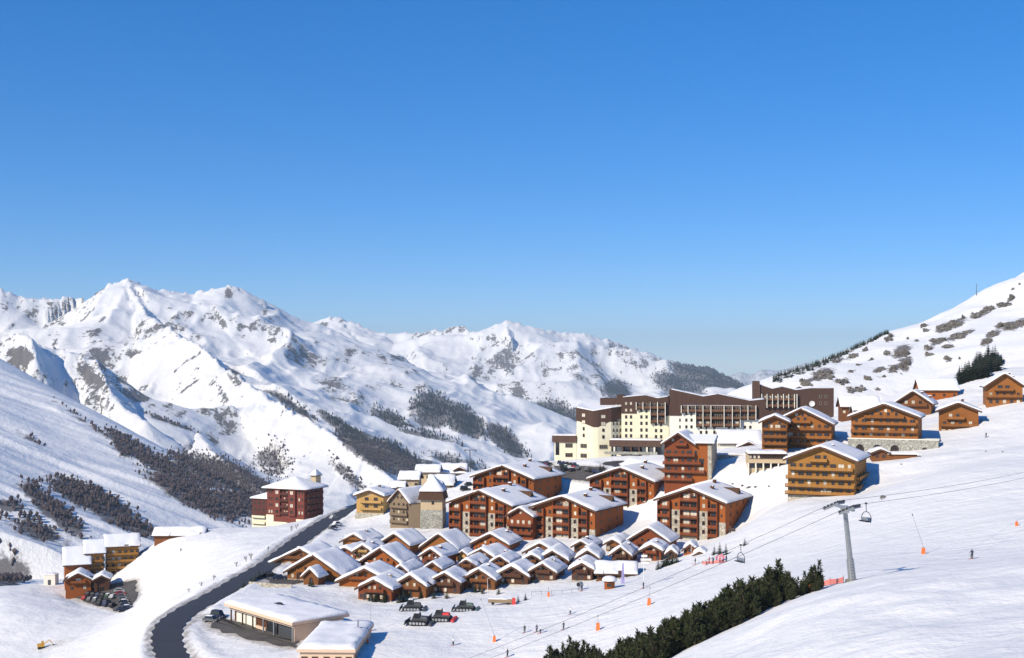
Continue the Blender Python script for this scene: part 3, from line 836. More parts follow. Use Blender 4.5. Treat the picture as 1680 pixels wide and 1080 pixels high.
def gable_roof(root, W2, zE, zA, y0, y1, ts=.6, seed=0, th=.38, x0=0.0, barge='barge', name='roof', amp=.22):
    """roof boards over a gable, ridge along y; zE/zA are board tops at eave and ridge"""
    s = (zA - zE) / W2
    mb = MB()
    for sg in (-1, 1):
        a = [(x0, y0, zA - th), (x0 + sg * W2, y0, zE - th), (x0 + sg * W2, y1, zE - th), (x0, y1, zA - th)]
        b = [(p[0], p[1], p[2] + th) for p in a]
        if sg < 0: a = [a[1], a[0], a[3], a[2]]; b = [b[1], b[0], b[3], b[2]]
        mb.hexa(a, b, 0)
    roof = mb.build(name, M['beam'], root)
    for sg in (-1, 1):
        p = [(x0, zA - .62), (x0 + sg * (W2 + .02), zE - .62), (x0 + sg * (W2 + .02), zE + .03), (x0, zA + .03)]
        if sg < 0: p = p[::-1]
        MB().prism_y(p, y0 - .09, y0 - .015).build('barge_board', M[barge], roof)
    sn = MB(); snow_sheet(sn, x0 - W2 - .02, x0 + W2 + .02, y0 - .10, y1 + .10, lambda x: zE + (zA - zE) * max(0, 1 - math.sqrt(((x - x0) / W2) ** 2 + .004) + .02), ts, seed, amp=amp)
    sn.build('roof_snow', M['roof_snow'], roof, smooth=True)
    return roof

class Bld:
    """a gabled building placed from its roof corners in the photo; local x along the front, y away, z up"""
    def __init__(s, name, label, cat, eL, eR, ap, d, th, length, wall='wood_orange', oe=1.2, og=1.7, ts=.5, group=None, seed=None, back=1.0, sink=1.0, seat=None):
        s.name = name; t = R(th)
        xm = (eL[0] + eR[0]) / 2
        s.W2 = (eR[0] - eL[0]) / F * d / (math.cos(t) + (xm - CX) / F * math.sin(t)) / 2
        cx = (xm - CX) / F * d
        dL, dR = d + s.W2 * math.sin(t), d - s.W2 * math.sin(t)
        zE = ((CZ - (eL[1] - HY) / F * dL) + (CZ - (eR[1] - HY) / F * dR)) / 2
        zA = CZ - (ap[1] - HY) / F * d
        s.th = t; s.og = og; s.L = length; s.W = s.W2 - oe; s.oe = oe
        u = Vector((math.cos(t), -math.sin(t))); a = Vector((math.sin(t), math.cos(t)))
        s.u, s.a, s.c = u, a, Vector((cx, d))
        zs = []
        for ix in (-1, 0, 1):
            for iy in (og, og + length / 2, og + length):
                q = s.c + u * (ix * s.W) + a * iy; zs.append(tz(q.x, q.y))
        fr = [tz(*(s.c + u * (ix * s.W) + a * (og - .5))) for ix in (-1, -.5, 0, .5, 1)]
        s.zb = min(zs) - sink
        s.front = sum(fr) / 5 - s.zb                 # where the ground meets the front wall
        s.root = empty(name, (cx, d, s.zb), -t)
        tag(s.root, label, cat, group)
        s.ts = ts
        s.zE = zE - s.zb - .12; s.zA = zA - s.zb - .08      # board tops
        s.sl = (s.zA - s.zE) / s.W2
        s.He = s.zE + s.sl * oe - .40                # wall top at the side wall
        s.Ha = s.zA - .42
        s.wall = wall
        s.seed = seed if seed is not None else int(abs(ap[0] * 7 + ap[1]))
        s.rnd = random.Random(s.seed)
        mb = MB()
        mb.prism_y([(-s.W, 0), (s.W, 0), (s.W, s.He), (0, s.Ha), (-s.W, s.He)], og, og + length)
        s.wall_o = mb.build('wall', M[wall], s.root)
        gable_roof(s.root, s.W2, s.zE, s.zA, 0, og + length + back, ts, s.seed)
        # purlin ends under the verge
        for k in (-.62, 0, .62):
            x = k * s.W; z = s.zA - abs(x) * s.sl - .42
            MB().box(x - .16, x + .16, .12, og, z - .34, z).build('purlin', M['beam'], s.root)
    def X(s, f): return -s.W + 2 * s.W * f
    def top(s, x): return s.Ha - abs(x) * (s.Ha - s.He) / s.W
    def st(s, p=.35): return 'c' if s.rnd.random() < p else 'd'
    def win(s, f, z, w=1.0, h=1.2, style=None):
        return window(s.root, s.X(f), s.og, z, w, h, style or s.st())
    def bal(s, f0, f1, z, mat=None, dep=1.3, rail=1.0):
        return balcony(s.root, s.X(f0), s.X(f1), s.og, z, mat or s.wall, dep, rail)
    def side_win(s, fy, z, w=1.0, h=1.2, style='d'):
        return window(s.root, s.W, s.og + s.L * fy, z, w, h, style, rz=math.pi / 2)
    def side_bal(s, f0, f1, z, mat=None):
        w = s.L * (f1 - f0); return balcony(s.root, 0, w, 0, z, mat or s.wall, 1.2, rz=math.pi / 2, loc=(s.W, s.og + s.L * (f0 + f1) / 2, z))
    def box(s, name, mat, f0, f1, z0, z1, proud=.22, depth=.3):
        return MB().box(s.X(f0), s.X(f1), s.og - proud, s.og + depth, z0, z1).build(name, M[mat], s.root)
    def chimney(s, f, fy, h=1.3, w=.95, mat='wood_dark'):
        x = s.X(f); y = s.og + s.L * fy; z = s.zA - abs(x) * s.sl
        mb = MB().box(x - w/2, x + w/2, y - w/2, y + w/2, z - .6, z + h, 0).box(x - w*.65, x + w*.65, y - w*.65, y + w*.65, z + h, z + h + .12, 1)
        c = mb.build('chimney', [M[mat], M['beam']], s.root)
        sn = MB(); snow_sheet(sn, x - w*.66, x + w*.66, y - w*.66, y + w*.66, lambda q: z + h + .12, .3, s.seed + 5, 3, 3, .3)
        sn.build('snow_cap', M['roof_snow'], c, smooth=True)
    def dormer(s, fx, fy, w=2.6, h=2.2, mat='wood_dark'):
        """steep gabled dormer on the right-hand slope, facing right"""
        x1 = s.W2 * fx; y = s.og + s.L * fy
        z = s.zA - x1 * s.sl; xb = x1 - (h + .6) / s.sl
        mb = MB()
        v = [(x1, y - w/2, z - .3), (x1, y + w/2, z - .3), (x1, y, z + h), (xb, y - .05, z + h), (xb, y + .05, z + h), (x1 - 1.6, y - w/2, z - .3 + 1.6 * s.sl), (x1 - 1.6, y + w/2, z - .3 + 1.6 * s.sl)]
        mb.add(v, [(0, 1, 2), (0, 2, 3, 5), (1, 6, 4, 2)])
        d = mb.build('dormer', M[mat], s.root)
        r = MB()
        r.hexa([(x1 + .45, y - w/2 - .4, z - .35), (x1 + .45, y, z + h - .02), (xb, y, z + h + .02), (x1 - 1.9, y - w/2 - .4, z + .35)], [(x1 + .45, y - w/2 - .4, z - .15), (x1 + .45, y, z + h + .22), (xb, y, z + h + .24), (x1 - 1.9, y - w/2 - .4, z + .55)])
        r.hexa([(x1 + .45, y, z + h - .02), (x1 + .45, y + w/2 + .4, z - .35), (x1 - 1.9, y + w/2 + .4, z + .35), (xb, y, z + h + .02)], [(x1 + .45, y, z + h + .22), (x1 + .45, y + w/2 + .4, z - .15), (x1 - 1.9, y + w/2 + .4, z + .55), (xb, y, z + h + .24)])
        r.build('dormer_roof', M['beam'], d)
        window(d, x1 - .0, y, z + .15, .9, 1.0, 'd', math.pi / 2)
        MB().box(x1 + .02, x1 + 1.5, y - w/2 - .2, y + w/2 + .2, z - .75, z - .45).build('dormer_snow', M['roof_snow'], d)

def big_chalet(label, eL, eR, ap, d, wall='wood_orange', th=29, length=23, **k):
    b = Bld('chalet_residence', label, 'apartment building', eL, eR, ap, d, th, length, wall, group='orange timber residences', **k)
    z0 = b.front; n = max(3, int((b.He - z0) / 2.75) + 1)
    off = b.He - 2.75 * int((b.He - z0) / 2.75)        # keep floors aligned to the eaves
    if off > z0 + 1.0: off -= 2.75
    fl = [off + 2.75 * i for i in range(n + 1)]
    rail = 'wood_red' if wall == 'wood_orange' else wall
    nst = max(1, round(len(fl) * .55))
    pier = min(fl[min(nst, len(fl) - 1)] - .3, b.top(b.X(.2)) - 1)
    for f0, f1 in ((.20, .335), (.615, .75)):
        b.box('stone_pier', 'stone', f0, f1, 0, pier)
    b.box('stone_pier', 'stone', .905, 1.004, 0, fl[min(2, len(fl) - 1)] - .8, .15)
    for f0, f1 in ((.0, .185), (.345, .605), (.76, .895)):      # timber screens added to throw shade across the balcony columns
        for f in (f0, f1):
            x = b.X(f); ztop = min(b.top(x) - .15, b.top(b.X(f0)), b.top(b.X(f1))) - .2
            MB().box(x - .07, x + .07, b.og - 1.32, b.og, max(0, z0 - .5), ztop).build('added_shade_screen', M[rail], b.root)
    for i, z in enumerate(fl):
        for f0, f1, dw in ((.0, .185, 1.5), (.345, .605, 2.6), (.76, .895, 1.4)):
            xm = b.X((f0 + f1) / 2)
            if z + 2.4 > min(b.top(b.X(f0)), b.top(b.X(f1))) - .1: 
                if f0 == .345 and z + 2.0 < b.top(0) - 1.2: b.bal(.38, .57, z, rail)
                else: continue
            if z > z0 - 2.0: b.bal(f0, f1, z, rail)
            for q in ((.3, .72) if dw > 2 else (.5,)):
                b.win(f0 + (f1 - f0) * q, z + .15, 2.1 if dw > 2 else dw + .3, 2.05, b.st(.25))
        for f in (.268, .683):
            if z + 2.0 < b.top(b.X(f)) - .3 and z > z0 - 1.5: window(b.root, b.X(f), b.og - (.23 if z + .75 < pier else 0), z + .75, .95, 1.3, 'd' if z + .75 < pier else b.st(.6))
        f = .945
        if z + 2.0 < b.top(b.X(f)) - .2 and z > z0 - 1 and i >= 2: b.win(f, z + .8, .6, 1.0)
    for f in (.46, .54): b.win(f, b.Ha - 2.35, .6, .9, 'c')
    for fy in (.22, .5, .78):
        for z in fl[1:]:
            if z + 2.2 < b.He: b.side_win(fy, z + .6, 1.1, 1.2)
    b.box('plinth', 'stone', 0, 1.0, 0, z0 + .35, .05)
    b.chimney(.68, .35); b.chimney(.55, .8)
    b.dormer(.80, .72)
    return b

def row_chalet(label, eL, eR, ap, d, wall, rows, th=24, length=19, name='timber_residence', group='timber residences on the slope', wpat=(.08,.2,.32,.45,.56,.68,.8,.92), **k):
    """gabled block with full-width balconies; rows: photo y of each balcony rail top"""
    b = Bld(name, label, 'apartment building', eL, eR, ap, d, th, length, wall, group=group, **k)
    dep = d + b.og
    for py, f0, f1 in rows:
        z = CZ - (py - HY) / F * (dep - 1.3) - b.zb - 1.0
        b.bal(f0, f1, z)
        for f in wpat:
            if f0 <= f <= f1 and b.top(b.X(f)) > z + 2.3: b.win(f, z + .12, 1.0 + .8 * (b.rnd.random() < .35), 1.9, b.st(.22))
    return b
# ------------------------------------------------------------------ roads and car parks
def ribbon(name, line, half, mat, lift, dz=0.0):
    mb = MB(); vs = []
    for i, p in enumerate(line):
        a = line[max(i - 1, 0)]; b = line[min(i + 1, len(line) - 1)]
        t = np.array([b[0] - a[0], b[1] - a[1]]); t = t / (np.hypot(*t) + 1e-9); n = np.array([t[1], -t[0]])
        for k in range(5):
            w = -half + half * 2 * k / 4 + (0 if 0 < k < 4 else .35 * math.sin(i * 1.7 + k))
            vs.append((p[0] + n[0] * w, p[1] + n[1] * w, p[2] + lift - .02 * abs(k - 2)))
    fs = [(i * 5 + k, i * 5 + k + 1, i * 5 + k + 6, i * 5 + k + 5) for i in range(len(line) - 1) for k in range(4)]
    mb.add(vs, fs)
    o = mb.build(name, mat); tag(o, kind='structure'); return o
def road_mat():
    m, nt, bs = new_mat('wet_asphalt')
    n1 = noise_n(nt, .25, 5, .6, obj_co(nt)); n2 = noise_n(nt, 2.5, 4, .6, obj_co(nt))
    c = mixc(nt, n1, (.030, .030, .034), (.056, .056, .060))
    c = mixc(nt, math_n(nt, 'MULTIPLY', smooth_n(nt, n2, .56, .72), .22), c, (.13, .13, .13))
    L(nt, c, bs.inputs['Base Color']); bs.inputs['Roughness'].default_value = .7
    return m
M['road'] = road_mat()
ribbon('road', ROAD, 3.5, M['road'], .02)
ribbon('hotel_driveway', DRIVE, 3.2, M['road'], .02)
def park(name, key, mat):
    pl = PARKS[key]; c = PARK_FIT[key]; rnd = random.Random(key)
    v = []
    n = len(pl)
    for i in range(n):
        a, b = pl[i], pl[(i + 1) % n]
        for k in range(6):
            t = k / 6; w = rnd.uniform(-.7, .7) if k else 0
            x = a[0] + (b[0] - a[0]) * t + w; y = a[1] + (b[1] - a[1]) * t + w
            v.append((x, y, c[0] * x + c[1] * y + c[2] - .08))
    cx = sum(p[0] for p in v) / len(v); cy = sum(p[1] for p in v) / len(v)
    v.append((cx, cy, c[0] * cx + c[1] * cy + c[2] - .08)); m = len(v) - 1
    mb = MB().add(v, [(i, (i + 1) % m, m) for i in range(m)])
    me = mb.mesh(name, mat)
    tag(link(name, me), kind='structure')
for nm, k, mt in (('car_park', 'left', 'wet'), ('hotel_car_park', 'hotel', 'wet'), ('upper_car_park', 'upper', 'wet'), ('garage_forecourt', 'garage', 'wet'), ('village_car_park', 'village', 'wet')):
    park(nm, k, M[mt])
def park_z(key, x, y):
    c = PARK_FIT[key]; return float(c[0] * x + c[1] * y + c[2] - .08)

# ------------------------------------------------------------------ orange residences with stone piers
big_chalet('orange timber residence standing behind the others, beside the snowy hotel car park', (770,781), (876,787), (822,763), 462)
big_chalet('orange timber residence right beside the stone tower, joined to the low gabled link', (730,823), (840,831), (786,804), 422)
big_chalet('orange timber residence joined to the low gabled link, further from the stone tower', (866,829), (977,841), (917,813), 410)
big_chalet('orange timber residence between the hotel forecourt and the joined pair', (961,784), (1074,792), (1018,766), 440)
big_chalet('orange-brown timber residence closest to the piste, above the chairlift line', (1071,818), (1192,827), (1133,800), 395)
b = Bld('gabled_link', 'low timber link with small snowy gable joining two orange residences', 'link building', (828,845), (875,849), (854,832), 414, 26, 12, 'wood_red', oe=.8, og=1.2)
b.bal(.0, 1.0, b.He - 3.4); b.bal(.0, 1.0, b.He - 6.0)
for f in (.15, .4, .62, .86): b.win(f, b.He - 3.2, 1.0, 1.8); b.win(f, b.He - 5.8, 1.0, 1.8)
b.win(.5, b.Ha - 1.9, .8, .9, 'c')
MB().box(-b.W - 3.2, -b.W, b.og + 1.5, b.og + 11, 0, b.He - .8).build('wall', M['wood_red'], b.root)

# ------------------------------------------------------------------ golden and brown blocks on the right
b = row_chalet('golden timber residence with full-width balconies beside the chairlift pylon', (1283.6,751), (1407,759), (1344,731), 376, 'wood_gold',
               [(753,.34,.60),(767,.03,.98),(781,-.02,1.0),(795,-.03,1.0),(807,-.03,1.0)], th=24, length=24, ts=.5)
b.box('stone_plinth', 'stone', 0, 1, 0, b.front + .4, .06)
for f in (.1, .22, .4, .5, .62, .75, .9): b.win(f, b.front + .6, 1.3, 1.7, 'c' if f in (.1, .5, .62) else 'd')
b.chimney(.62, .3, .7, .7)
for fy in (.2, .45, .7):
    for z in (3, 6, 9): b.side_win(fy, z, 1.1, 1.3)
b.side_bal(.1, .9, 5.6); b.side_bal(.1, .9, 8.4)
b = row_chalet('brown timber residence with wide main gable beside a smaller front gable', (1259,696), (1369,696), (1314,669.5), 446, 'wood_brown',
               [(689.6,.34,.66),(701.4,.32,1.0),(715,.32,1.0),(726,.32,1.0)], th=18, length=20)
for f in (.42, .52, .62): b.win(f, b.Ha - 2.6, .9, 1.1)
b = row_chalet('brown timber residence wing with smaller gable standing forward', (1244,691.5), (1297,693), (1271,681), 437, 'wood_brown',
               [(702,.02,.98),(714,.02,.98),(725.7,.02,.98)], th=14, length=12, wpat=(.15,.38,.62,.85))
for f in (.3, .7): b.win(f, b.Ha - 3.0, .9, 1.1)
b = row_chalet('brown timber residence standing on a stone terrace with arches', (1389,681), (1511,687), (1451,661.5), 424, 'wood_brown',
               [(681.7,.2,.8),(693,.02,.98),(705.7,.0,1.0)], th=22, length=20)
for f in (.4, .52, .62): b.win(f, b.Ha - 2.7, 1.0, 1.1, 'c' if f == .52 else 'd')
for f in (.06,.18,.3,.42,.54,.66,.78,.9): b.win(f, CZ - (716 - HY) / F * 425 - b.zb, 1.1, 1.6)
zt = CZ - (719 - HY) / F * 425 - b.zb
b.box('stone_terrace', 'stone_grey', -.04, 1.30, 0, zt - .4, 1.6, 6)
b.box('terrace_coping', 'offwhite', -.05, 1.31, zt - .4, zt - .1, 1.7, 6)
for f in (.14, .40, .66, 1.1):
    mb = MB(); w = 2.7 if f < 1 else 1.6; x = b.X(f); zz = zt - 6.0; n = 12
    pts_ = [(x - w/2, zz), (x + w/2, zz)] + [(x + w/2 * math.cos(math.pi * i / n), zz + 2.4 + w/2 * math.sin(math.pi * i / n)) for i in range(n + 1)]
    mb.prism_y(pts_, b.og - 1.68, b.og - 1.45); a_ = mb.build('arched_window', M['glass'], b.root)
    for q in (-.3, 0, .3): MB().box(x + q * w - .06, x + q * w + .06, b.og - 1.75, b.og - 1.69, zz, zz + 2.4 + w * .35).build('mullion', M['frame'], a_)
b = Bld('brown_chalet', 'brown timber chalet beside the arched stone terrace, balcony under the gable', 'chalet', (1534,667.5), (1611,681), (1562,659.5), 444, 20, 14, 'wood_brown', group='timber residences on the slope')
z = CZ - (684 - HY) / F * 443 - b.zb - 1; b.bal(.2, .66, z); b.win(.3, z + .2, 1.2, 1.8); b.win(.48, z + .2, 1.2, 1.8, 'd')
z = CZ - (696 - HY) / F * 443 - b.zb - 1; b.bal(.05, 1.0, z)
for f in (.15, .35, .55, .8): b.win(f, z + .2, 1.2, 1.7)
for f in (.12, .28, .44, .6, .76, .9): b.win(f, z - 2.2, 1.1, 1.2, 'c')
b.chimney(.6, .5)
b = Bld('brown_chalet', 'uppermost brown timber chalet beside the dark pine clump', 'chalet', (1613.5,631), (1684,638), (1645,611.5), 470, 16, 15, 'wood_brown', group='timber residences on the slope', ts=.6)
z = CZ - (637 - HY) / F * 470 - b.zb - 1; b.bal(.22, .75, z); b.win(.38, z + .2, 1.8, 1.9, 'd'); b.win(.58, z + .2, 1.6, 1.9)
z = CZ - (648 - HY) / F * 470 - b.zb - 1; b.bal(-.02, 1.0, z)
for f in (.12, .3, .5, .7, .88): b.win(f, z - 2.3, 1.2, 1.5); b.win(f, z + .2, 1.1, 1.6)
b.chimney(.66, .3); b.chimney(.8, .6)
b = Bld('dark_chalet', 'dark brown chalet gable half hidden behind the terrace residence', 'chalet', (1463,659), (1532,667), (1492,640.5), 492, 24, 16, 'wood_mid', group='timber residences on the slope', ts=.6)
for f in (.3, .5, .7): b.win(f, b.He - .6, 1.2, 1.6)
b.bal(.1, .9, b.He - 1.2); b.chimney(.72, .25); b.chimney(.9, .6)

# reddish-brown block below the hotel, balconies wrapping its gable, low side wing
b = row_chalet('red-brown timber block on a stone plinth below the hotel forecourt', (1083,727), (1141,731), (1110,709.5), 432, 'wood_red',
               [(744,.0,1.1),(757,-.04,1.3),(771,-.04,1.42),(784,-.02,1.0)], th=17, length=17, name='timber_residence', group='timber residences on the slope', wpat=(.15,.4,.65,.88,1.1,1.3))
b.win(.3, b.Ha - 2.8, .8, 1.0, 'c'); b.bal(.38, .8, b.Ha - 4.2); b.win(.6, b.Ha - 4.0, 1.5, 1.6, 'd')
wx1 = b.W + 6.4
MB().box(b.W, wx1, b.og + .02, b.og + 14, 0, b.He - .2).build('side_wing_wall', M['wood_orange'], b.root)
MB().box(wx1 - 1.2, wx1 + .1, b.og - .1, b.og + 14.1, 0, b.He - .3).build('stone_corner', M['stone'], b.root)
MB().box(b.W * .9, wx1 + .12, b.og - .12, b.og + .3, 0, b.front + 1.2).build('stone_plinth', M['stone'], b.root)
r_ = MB(); r_.hexa([(b.W - .5, b.og - 1.0, b.He - .1), (wx1 + 1.4, b.og - 1.0, b.He - .1), (wx1 + 1.4, b.og + 8, b.He + 2.0), (b.W - 2.5, b.og + 8, b.He + 2.2)], [(b.W - .5, b.og - 1.0, b.He + .15), (wx1 + 1.4, b.og - 1.0, b.He + .15), (wx1 + 1.4, b.og + 8, b.He + 2.25), (b.W - 2.5, b.og + 8, b.He + 2.45)])
r_ = r_.build('side_wing_roof', M['beam'], b.root)
sn = MB(); sn.hexa([(b.W - .4, b.og - .95, b.He + .13), (wx1 + 1.35, b.og - .95, b.He + .13), (wx1 + 1.35, b.og + 8, b.He + 2.23), (b.W - 2.4, b.og + 8, b.He + 2.4)], [(b.W - .4, b.og - .8, b.He + .6), (wx1 + 1.1, b.og - .8, b.He + .6), (wx1 + 1.1, b.og + 8, b.He + 2.8), (b.W - 2.4, b.og + 8, b.He + 2.9)])
sn.build('roof_snow', M['roof_snow'], r_)

# ------------------------------------------------------------------ facade planes measured in the photo
class Plane:
    def __init__(s, px, d, th):
        t = R(th); s.t = t; s.u = (math.cos(t), -math.sin(t)); s.c = ((px - CX) / F * d, d)
    def x(s, px):
        k = (px - CX) / F; return (k * s.c[1] - s.c[0]) / (s.u[0] - k * s.u[1])
    def z(s, px, py, zb=0.0):
        dep = s.c[1] + s.u[1] * s.x(px); return CZ - (py - HY) / F * dep - zb
    def w(s, x, y=0.0):
        return (s.c[0] + s.u[0] * x + math.sin(s.t) * y, s.c[1] + s.u[1] * x + math.cos(s.t) * y)

def zz_roof(root, poly, y0, y1, mat, zbot, seed, ts=.35, name='cladding'):
    """upper cladding with a zigzag top edge (list of (x, z)), snow lying on it"""
    pts_ = [(poly[0][0], zbot), (poly[-1][0], zbot)] + poly[::-1]
    o = MB().prism_y(pts_, y0, y1).build(name, M[mat], root)
    xs = [p[0] for p in poly]; zs = [p[1] for p in poly]
    sn = MB(); snow_sheet(sn, xs[0] + .4, xs[-1] - .4, y0 + .7, y1 - .5, lambda x: float(np.interp(x, xs, zs)) - .12, ts, seed, max(8, int((xs[-1] - xs[0]) / 2)), 8, .6)
    sn.build('roof_snow', M['roof_snow'], o, smooth=True)
    return o
def loggias(root, pl, zb, pxs, rows, y, fin='offwhite', ph=2.6):
    """grid of balconies between upright fins: pxs are fin positions, rows are the rail-top pixel rows"""
    x0, x1 = pl.x(pxs[0]), pl.x(pxs[-1])
    pm = (pxs[0] + pxs[-1]) / 2
    zt = pl.z(pm, rows[0] - 6, zb); zl = pl.z(pm, rows[-1] + 6, zb)
    MB().box(x0, x1, y - .25, y + .05, zl, zt).build('recess_shade_panel', M['beam'], root)  # dark panel on the flat wall, paints the shade of a recess
    for p in pxs:
        xx = pl.x(p); MB().box(xx - .14, xx + .14, y - 1.9, y, zl, zt + .1).build('balcony_fin', M[fin], root)
    for a, b in zip(pxs[:-1], pxs[1:]):
        xa, xb = pl.x(a) + .16, pl.x(b) - .16
        for r in rows:
            z = pl.z((a + b) / 2, r, zb) - 1.0
            balcony(root, xa, xb, y - .2, z, 'frame', 1.3, 1.0)
            window(root, (xa + xb) / 2, y - .27, z + .1, (xb - xa) * .7, 1.9, 'l' if (int(a) + r) % 3 else 'c')

def hotel():
    pl = Plane(1098, 520, 10)
    xs0, xs1 = pl.x(1098), pl.x(1256)
    zg = min(tz(*pl.w(x, y)) for x in (pl.x(925), pl.x(1000), xs0, xs1) for y in (0, 14)) - 1.5
    root = empty('hotel', (pl.c[0], pl.c[1], zg), -pl.t)
    tag(root, 'large stepped cream hotel with dark brown zigzag-roofed upper storeys', 'hotel')
    Z = lambda px, py: pl.z(px, py, zg)
    # right wing
    top = [(pl.x(a), Z(a, b)) for a, b in ((1098.5,638.6),(1154,650.5),(1178,646.5),(1230,657.5),(1256,655))]
    MB().box(xs0 + .1, xs1 - .1, .0, 15, 0, Z(1178, 668)).build('wall', M['offwhite'], root)
    zz_roof(root, top, -.25, 15.2, 'cladding', Z(1178, 665), 3)
    MB().box(xs0 - .05, pl.x(1118), -.3, 15.1, Z(1105, 682), Z(1105, 664)).build('cladding', M['cladding'], root)
    MB().box(pl.x(1240), xs1 + .05, -.3, 15.1, Z(1248, 688), Z(1248, 664)).build('cladding', M['cladding'], root)
    MB().box(xs0 - .2, xs0 - .02, .4, 15, 0, Z(1098, 682)).build('end_wall', M['cream'], root)
    loggias(root, pl, zg, [1118,1129,1141.5], [671.5], -.02)
    loggias(root, pl, zg, [1141.5,1153.5,1166.5,1188,1201.5,1214.5], [671.5,683.5,695], -.02)
    loggias(root, pl, zg, [1214.5,1227,1240], [671.5,683], -.02)
    for px in (1115.5,1126,1134.5):
        for py in (677, 687.5, 698.5, 709):
            if py > 680 or px > 1120: window(root, pl.x(px), 0, Z(px, py + 4.5), .9 if px > 1120 else .6, 1.3, 'k')
    for px in (1150,1159,1172,1196,1205,1222,1231):
        for py in (700.5, 709): window(root, pl.x(px), 0, Z(px, py + 3), .95, 1.25, 'k')
    # middle wing
    x0, x1 = pl.x(1019), pl.x(1098) - .25
    mtop = [(x0, Z(1019,652)), (pl.x(1058.5), Z(1058,648.5)), (pl.x(1078.5), Z(1078,653.5)), (x1, Z(1098,650.5))]
    MB().box(x0 + .1, x1 - .05, .9, 14, 0, Z(1058, 664)).build('wall', M['cream'], root)
    zz_roof(root, mtop, .62, 14.2, 'cladding', Z(1058, 662), 5)
    MB().box(x0 - .02, pl.x(1044), .58, 14.1, Z(1030, 678.5), Z(1030, 660)).build('cladding', M['cladding'], root)
    MB().box(pl.x(1091.5), x1, .58, 14.1, Z(1094, 683), Z(1094, 660)).build('cladding', M['cladding'], root)
    loggias(root, pl, zg, [1044,1055,1067], [666.5], .88, ph=2.2)
    loggias(root, pl, zg, [1067,1079,1091.5], [666.5,677.5,689], .88)
    for px in (1027, 1035):
        window(root, pl.x(px), .58, Z(px, 664.5), .9, 1.2, 'c'); window(root, pl.x(px), .58, Z(px, 675.5), .9, 1.2, 'c')
        for py in (684.5, 695, 706, 715.5): window(root, pl.x(px), .9, Z(px, py + 2.6), .95, 1.4, 'k')
    for px in (1052, 1060.5):
        for py in (674, 684.5, 695, 706, 716): window(root, pl.x(px), .9, Z(px, py + 2.6), .95, 1.4, 'k')
    for px in (1076, 1084.5):
        for py in (696.5, 707, 717): window(root, pl.x(px), .9, Z(px, py + 2.6), .95, 1.4, 'k')
    # left tower: three faces
    xa, xb, xc, xd = pl.x(945.5), pl.x(978), pl.x(1003), pl.x(1020)
    foot = [(xa, 1.2), (xb - 1.0, -2.6), (xb + 1.0, -2.6), (xc, -1.0), (xd, 3.0), (xd, 15), (xa, 15)]
    MB().prism_z(foot, 0, Z(978, 692)).build('tower_wall', M['cream'], root)
    def grow(f, e):
        cx = sum(p[0] for p in f) / len(f); cy = sum(p[1] for p in f) / len(f)
        return [(cx + (x - cx) * e, cy + (y - cy) * e) for x, y in f]
    f2 = grow(foot, 1.02); n = len(f2)
    zt = [Z(946, 669), Z(977, 674), Z(979, 674), Z(1003, 669), Z(1018, 667), Z(1010, 664), Z(946, 664)]
    zl = [Z(946, 689.5), Z(977, 700.5), Z(979, 700.5), Z(1003, 690.5), Z(1018, 689), Z(1010, 690), Z(946, 690)]
    v = [(x, y, q) for (x, y), q in zip(f2, zl)] + [(x, y, q) for (x, y), q in zip(f2, zt)]
    tc = MB().add(v, [(i, (i + 1) % n, n + (i + 1) % n, n + i) for i in range(n)] + [tuple(range(n, 2 * n))]).build('tower_cladding', M['cladding'], root)
    f3 = grow(foot, .95)
    v = [(x, y, q - .1) for (x, y), q in zip(f2, zt)] + [(x, y, q + .35) for (x, y), q in zip(f3, zt)]
    MB().add(v, [(i, (i + 1) % n, n + (i + 1) % n, n + i) for i in range(n)] + [tuple(range(n, 2 * n))]).build('roof_snow', M['roof_snow'], tc)
    def on_face(i, t, z, w, h, st, nm='window'):
        a, b_ = Vector(f2[i]), Vector(f2[(i + 1) % n]); e = b_ - a; p = a + e * t; rz = math.atan2(e.y, e.x); nn_ = Vector((e.y, -e.x)).normalized() * .05
        return window(root, p.x + nn_.x, p.y + nn_.y, z, w, h, st, rz, nm)
    for py, w, h, st in ((684, 1.6, 1.4, 'c'), (695, 1.6, 1.4, 'c'), (706, .9, 1.4, 'k'), (717, .9, 1.4, 'k'), (735, 3.2, 1.8, 'l'), (751, 3.2, 1.8, 'l')): on_face(0, .45, Z(960, py), w, h, st)
    for py, w, h, st in ((686, 1.8, 1.4, 'c'), (697.5, 1.8, 1.4, 'c'), (708, .9, 1.3, 'k'), (719, .9, 1.4, 'k'), (736, 3.4, 1.7, 'l')): on_face(2, .4, Z(990, py), w, h, st)
    for t in (.2, .5, .8):
        for py in (698, 709, 719): on_face(3, t, Z(1010, py), .7, 1.4, 'k')
    # block set back behind the tower and the lift housing on top
    MB().box(pl.x(981), pl.x(1019), 9, 15.5, Z(1000, 690), Z(1000, 654.5)).build('rear_block', M['cladding'], root)
    MB().box(pl.x(1010), pl.x(1022), 6, 14.5, Z(1016, 670), Z(1016, 648.5)).build('lift_housing', M['cladding'], root)
    # low end pavilion
    pv = MB().box(pl.x(909), xa, 1.0, 10, 0, Z(925, 722)).build('pavilion_wall', M['cream'], root)
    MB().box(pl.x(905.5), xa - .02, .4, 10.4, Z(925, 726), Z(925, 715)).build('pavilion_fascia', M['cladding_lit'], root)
    sn = MB(); snow_sheet(sn, pl.x(906), xa - .1, .6, 10.2, lambda x: Z(925, 715), .35, 12, 8, 6, .4); sn.build('roof_snow', M['roof_snow'], root, smooth=True)
    for px in (933,): window(root, pl.x(px), 1.0, Z(px, 735), 3.2, 1.9, 'l'); window(root, pl.x(px), 1.0, Z(px, 750.5), 3.2, 1.8, 'l')
